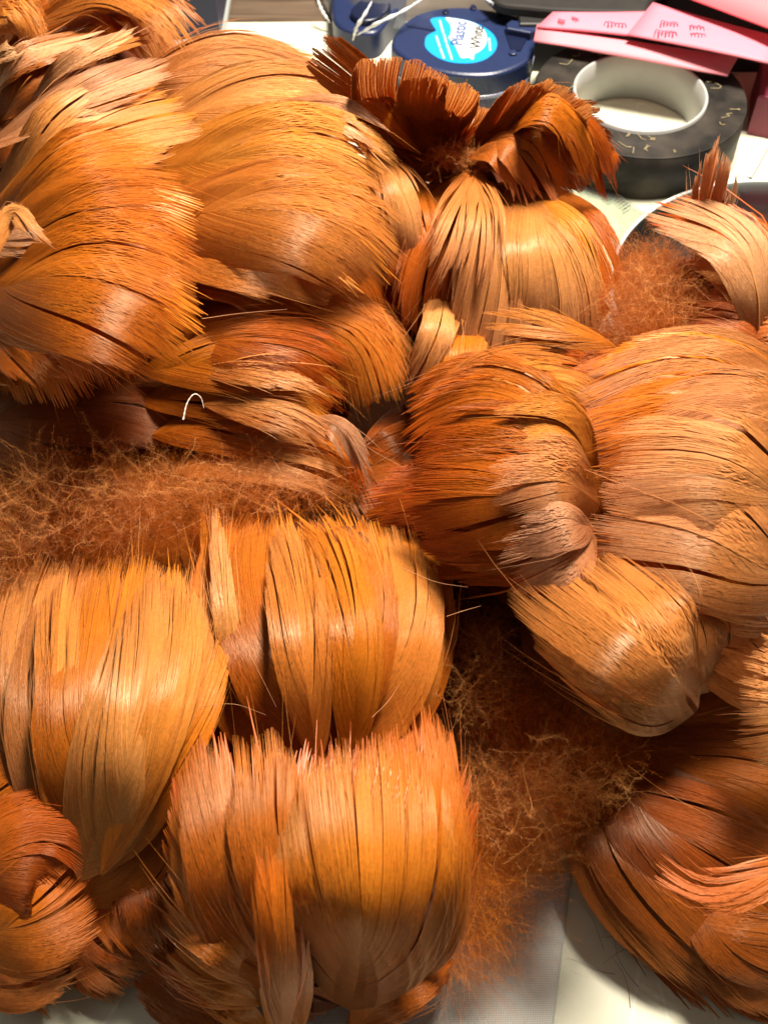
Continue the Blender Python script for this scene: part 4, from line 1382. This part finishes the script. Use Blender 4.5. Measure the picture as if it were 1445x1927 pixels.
# --- L: low dark bunch in the right-hand shadow with down
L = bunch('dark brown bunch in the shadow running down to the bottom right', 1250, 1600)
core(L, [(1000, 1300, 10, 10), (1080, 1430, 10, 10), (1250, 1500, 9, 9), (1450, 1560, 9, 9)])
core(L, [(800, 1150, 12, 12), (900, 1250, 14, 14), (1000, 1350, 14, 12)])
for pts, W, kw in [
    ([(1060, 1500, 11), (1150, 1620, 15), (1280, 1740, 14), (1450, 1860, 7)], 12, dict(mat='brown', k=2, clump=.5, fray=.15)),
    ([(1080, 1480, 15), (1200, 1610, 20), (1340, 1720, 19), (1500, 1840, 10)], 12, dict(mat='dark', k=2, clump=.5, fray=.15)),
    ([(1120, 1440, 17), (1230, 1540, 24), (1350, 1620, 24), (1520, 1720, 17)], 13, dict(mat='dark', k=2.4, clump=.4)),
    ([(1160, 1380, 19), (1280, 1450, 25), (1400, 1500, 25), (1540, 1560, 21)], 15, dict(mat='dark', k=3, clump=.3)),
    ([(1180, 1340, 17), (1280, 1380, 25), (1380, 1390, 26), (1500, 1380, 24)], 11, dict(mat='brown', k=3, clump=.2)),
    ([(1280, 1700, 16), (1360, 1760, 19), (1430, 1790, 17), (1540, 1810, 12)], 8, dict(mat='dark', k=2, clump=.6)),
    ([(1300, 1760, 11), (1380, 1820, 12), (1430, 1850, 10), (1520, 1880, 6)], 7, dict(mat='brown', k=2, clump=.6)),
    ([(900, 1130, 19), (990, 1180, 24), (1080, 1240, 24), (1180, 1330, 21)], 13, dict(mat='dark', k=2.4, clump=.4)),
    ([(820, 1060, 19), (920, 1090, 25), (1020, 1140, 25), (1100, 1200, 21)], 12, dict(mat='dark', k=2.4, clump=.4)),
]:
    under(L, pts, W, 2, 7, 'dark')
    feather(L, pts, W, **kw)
feather(L, [(1540, 1600, 48), (1430, 1650, 50), (1320, 1672, 48), (1215, 1610, 42)], 4.0, mat='pink', k=2, clump=.6, gsize=(6, 20), fray=.2, roll=(-40, -40), cup=.06, sway=.6)
feather(L, [(1560, 1330, 46), (1490, 1320, 54), (1430, 1315, 54), (1378, 1310, 48)], 14, mat='peach', k=6, clump=.75, gsize=(5, 16), fray=.2)
down(L, [(880, 1220, 24, 80, 110, 16), (950, 1330, 24, 110, 90, 16), (1000, 1480, 24, 120, 120, 18), (1100, 1400, 26, 110, 70, 16), (960, 1590, 16, 80, 60, 12)], 7500, DOWN_M, (4, 11), (.1, -.2, .6), .9, 1.8)
down(L, [(960, 1500, 34, 100, 90, 12), (1080, 1470, 36, 80, 60, 10), (1000, 1600, 24, 60, 50, 8), (900, 1270, 34, 60, 90, 8)], 700, DOWN_P, (3, 8), (.2, -.3, .7), .8, 1.5, .028)
down(L, [(1000, 1480, 42, 130, 120, 8), (1130, 1420, 40, 90, 60, 8), (880, 1230, 38, 60, 120, 8)], 30, DOWN_P, (5, 10), (.4, -.5, .5), .7, 1.8, .03, nh=28)
strands(L, [[(1160, 1420, 44), (1190, 1480, 46), (1240, 1560, 42), (1290, 1600, 36)], [(1180, 1440, 44), (1250, 1490, 44), (1340, 1540, 42)]], DOWN_P, .08)

# --- M: top left corner
M = bunch('mixed bunch with dark hollow, arched golden feather and pale pink wisps by the navy pack', 120, 150)
core(M, [(-80, 240, 34, 20), (60, 160, 38, 22), (240, 130, 36, 18), (330, 150, 30, 12)])
for pts, W, kw in [
    ([(40, 60, 70), (180, -15, 86), (300, 20, 88), (376, 118, 76)], 8, dict(mat='gold', k=1.8, clump=.4, cup=.05, roll=(10, 30))),
    ([(20, 90, 64), (150, 20, 76), (250, 40, 78), (330, 130, 68)], 9, dict(mat='orange', k=2, clump=.4)),
    ([(-60, 60, 86), (0, 30, 96), (30, 50, 94), (50, 110, 84)], 9, dict(mat='gold', k=2.4, clump=.2, cup=.06)),
    ([(60, 40, 80), (70, 10, 88), (60, -30, 92)], 5, dict(mat='rust', k=2, clump=.3)),
    ([(40, 250, 60), (100, 170, 72), (170, 130, 74), (250, 130, 68)], 9, dict(mat='brown', k=2, clump=.5)),
    ([(-20, 260, 66), (30, 180, 80), (90, 130, 84), (170, 100, 78)], 8, dict(mat='brown', k=2.2, clump=.4)),
    ([(-20, 180, 84), (20, 120, 94), (80, 90, 96), (200, 62, 88)], 4.5, dict(mat='pale', k=1.5, clump=.6, fray=.2)),
    ([(60, 190, 82), (110, 130, 92), (180, 90, 95), (275, 50, 88)], 3.0, dict(mat='pale', k=1.4, clump=.7, fray=.2)),
    ([(-40, 130, 88), (0, 100, 96), (30, 90, 97), (60, 80, 93)], 3.5, dict(mat='tan', k=1.6, clump=.4)),
    ([(60, 300, 72), (80, 250, 78), (105, 220, 78), (125, 200, 74)], 5, dict(mat='tan', k=1.6, clump=.4)),
    ([(-60, 330, 66), (0, 260, 78), (40, 230, 78), (70, 200, 72)], 7, dict(mat='dark', k=2, clump=.4)),
]:
    under(M, pts, W, 2, 8, 'brown')
    feather(M, pts, W, **kw)
strands(M, [[(330, -20, 90), (345, 30, 88), (362, 70, 84), (376, 100, 80)], [(270, 30, 92), (300, 60, 88), (310, 80, 84)]], FM['pale'], .07)
strands(C, [[(640, 790, 52), (690, 840, 54), (760, 880, 52)], [(380, 600, 90), (450, 590, 88), (540, 582, 84)]], FM['pale'], .06)
strands(D, [[(150, 1270, 60), (165, 1340, 60), (200, 1420, 56)], [(20, 1200, 42), (10, 1280, 42), (0, 1350, 38)]], FM['pale'], .06)
strands(E, [[(380, 1330, 60), (440, 1325, 62), (500, 1345, 58)], [(440, 1170, 60), (480, 1250, 60), (520, 1330, 56)], [(700, 1350, 56), (730, 1320, 56), (750, 1290, 52)]], FM['pale'], .06)
strands(H, [[(760, 1070, 60), (820, 1095, 60), (880, 1105, 56)], [(840, 1160, 58), (870, 1150, 58), (905, 1140, 54)], [(1180, 750, 62), (1230, 690, 72), (1300, 655, 66)]], FM['pale'], .06)

for pts in ([(690, 960, 16), (750, 990, 20), (810, 1030, 18), (880, 1080, 12)], [(720, 930, 16), (790, 960, 20), (850, 1000, 18), (920, 1060, 12)], [(760, 760, 12), (740, 830, 16), (720, 900, 14), (690, 980, 10)], [(820, 780, 14), (770, 840, 18), (720, 880, 16), (670, 930, 10)], [(640, 820, 12), (680, 870, 16), (720, 930, 16), (780, 1010, 12)]):
    feather(H, pts, 9, mat='dark', sp=.4, clump=.5)  # added dark feathers, coloured in place of the shade in the gap

# a white lint fibre caught on the wisps
lf, _ = catmull([P(345, 790, 62), P(352, 760, 64), P(365, 742, 65), P(378, 748, 64), P(384, 768, 62)], 30)
v, f = tube(lf, np.linspace(.00022, .00008, 30) * (1 + .3 * np.sin(np.arange(30) * 2.1)), 5)
tag(mesh_obj('lint_fibre', v, f, WHITE_FIBRE), 'white hooked lint fibre caught on the brown wispy barbs', 'lint')

for o in bpy.data.objects:
    if '_loc' in o:
        del o['_loc']

# single barbs that have dropped on the mat
BARB_M = simple_mat('fallen_barb_brown', (.22, .12, .07), .6)
fr = np.random.default_rng(21)
for i in range(22):
    if i < 14:
        x, y = fr.uniform(1060, 1430), fr.uniform(1760, 1915)
        lab, gr = 'fine dark barb fallen on the bare mat below the dark bunch', 'fallen barbs below the dark bunch'
    else:
        x, y = fr.uniform(1180, 1440), fr.uniform(330, 400)
        lab, gr = 'fine dark barb fallen on the mat round the tape roll', 'fallen barbs round the tape roll'
    a = fr.uniform(0, 3.14)
    p = [P(x, y, .3)]
    for k in range(3):
        a += fr.normal(0, .35)
        p.append(p[-1] + .0035 * np.array((math.cos(a), math.sin(a), 0)))
    pth, _ = catmull(p, 14)
    v, f = tube(pth, np.linspace(.00006, .00003, 14), 4)
    tag(mesh_obj('fallen_barb', v, f, BARB_M), lab, 'barb', gr)
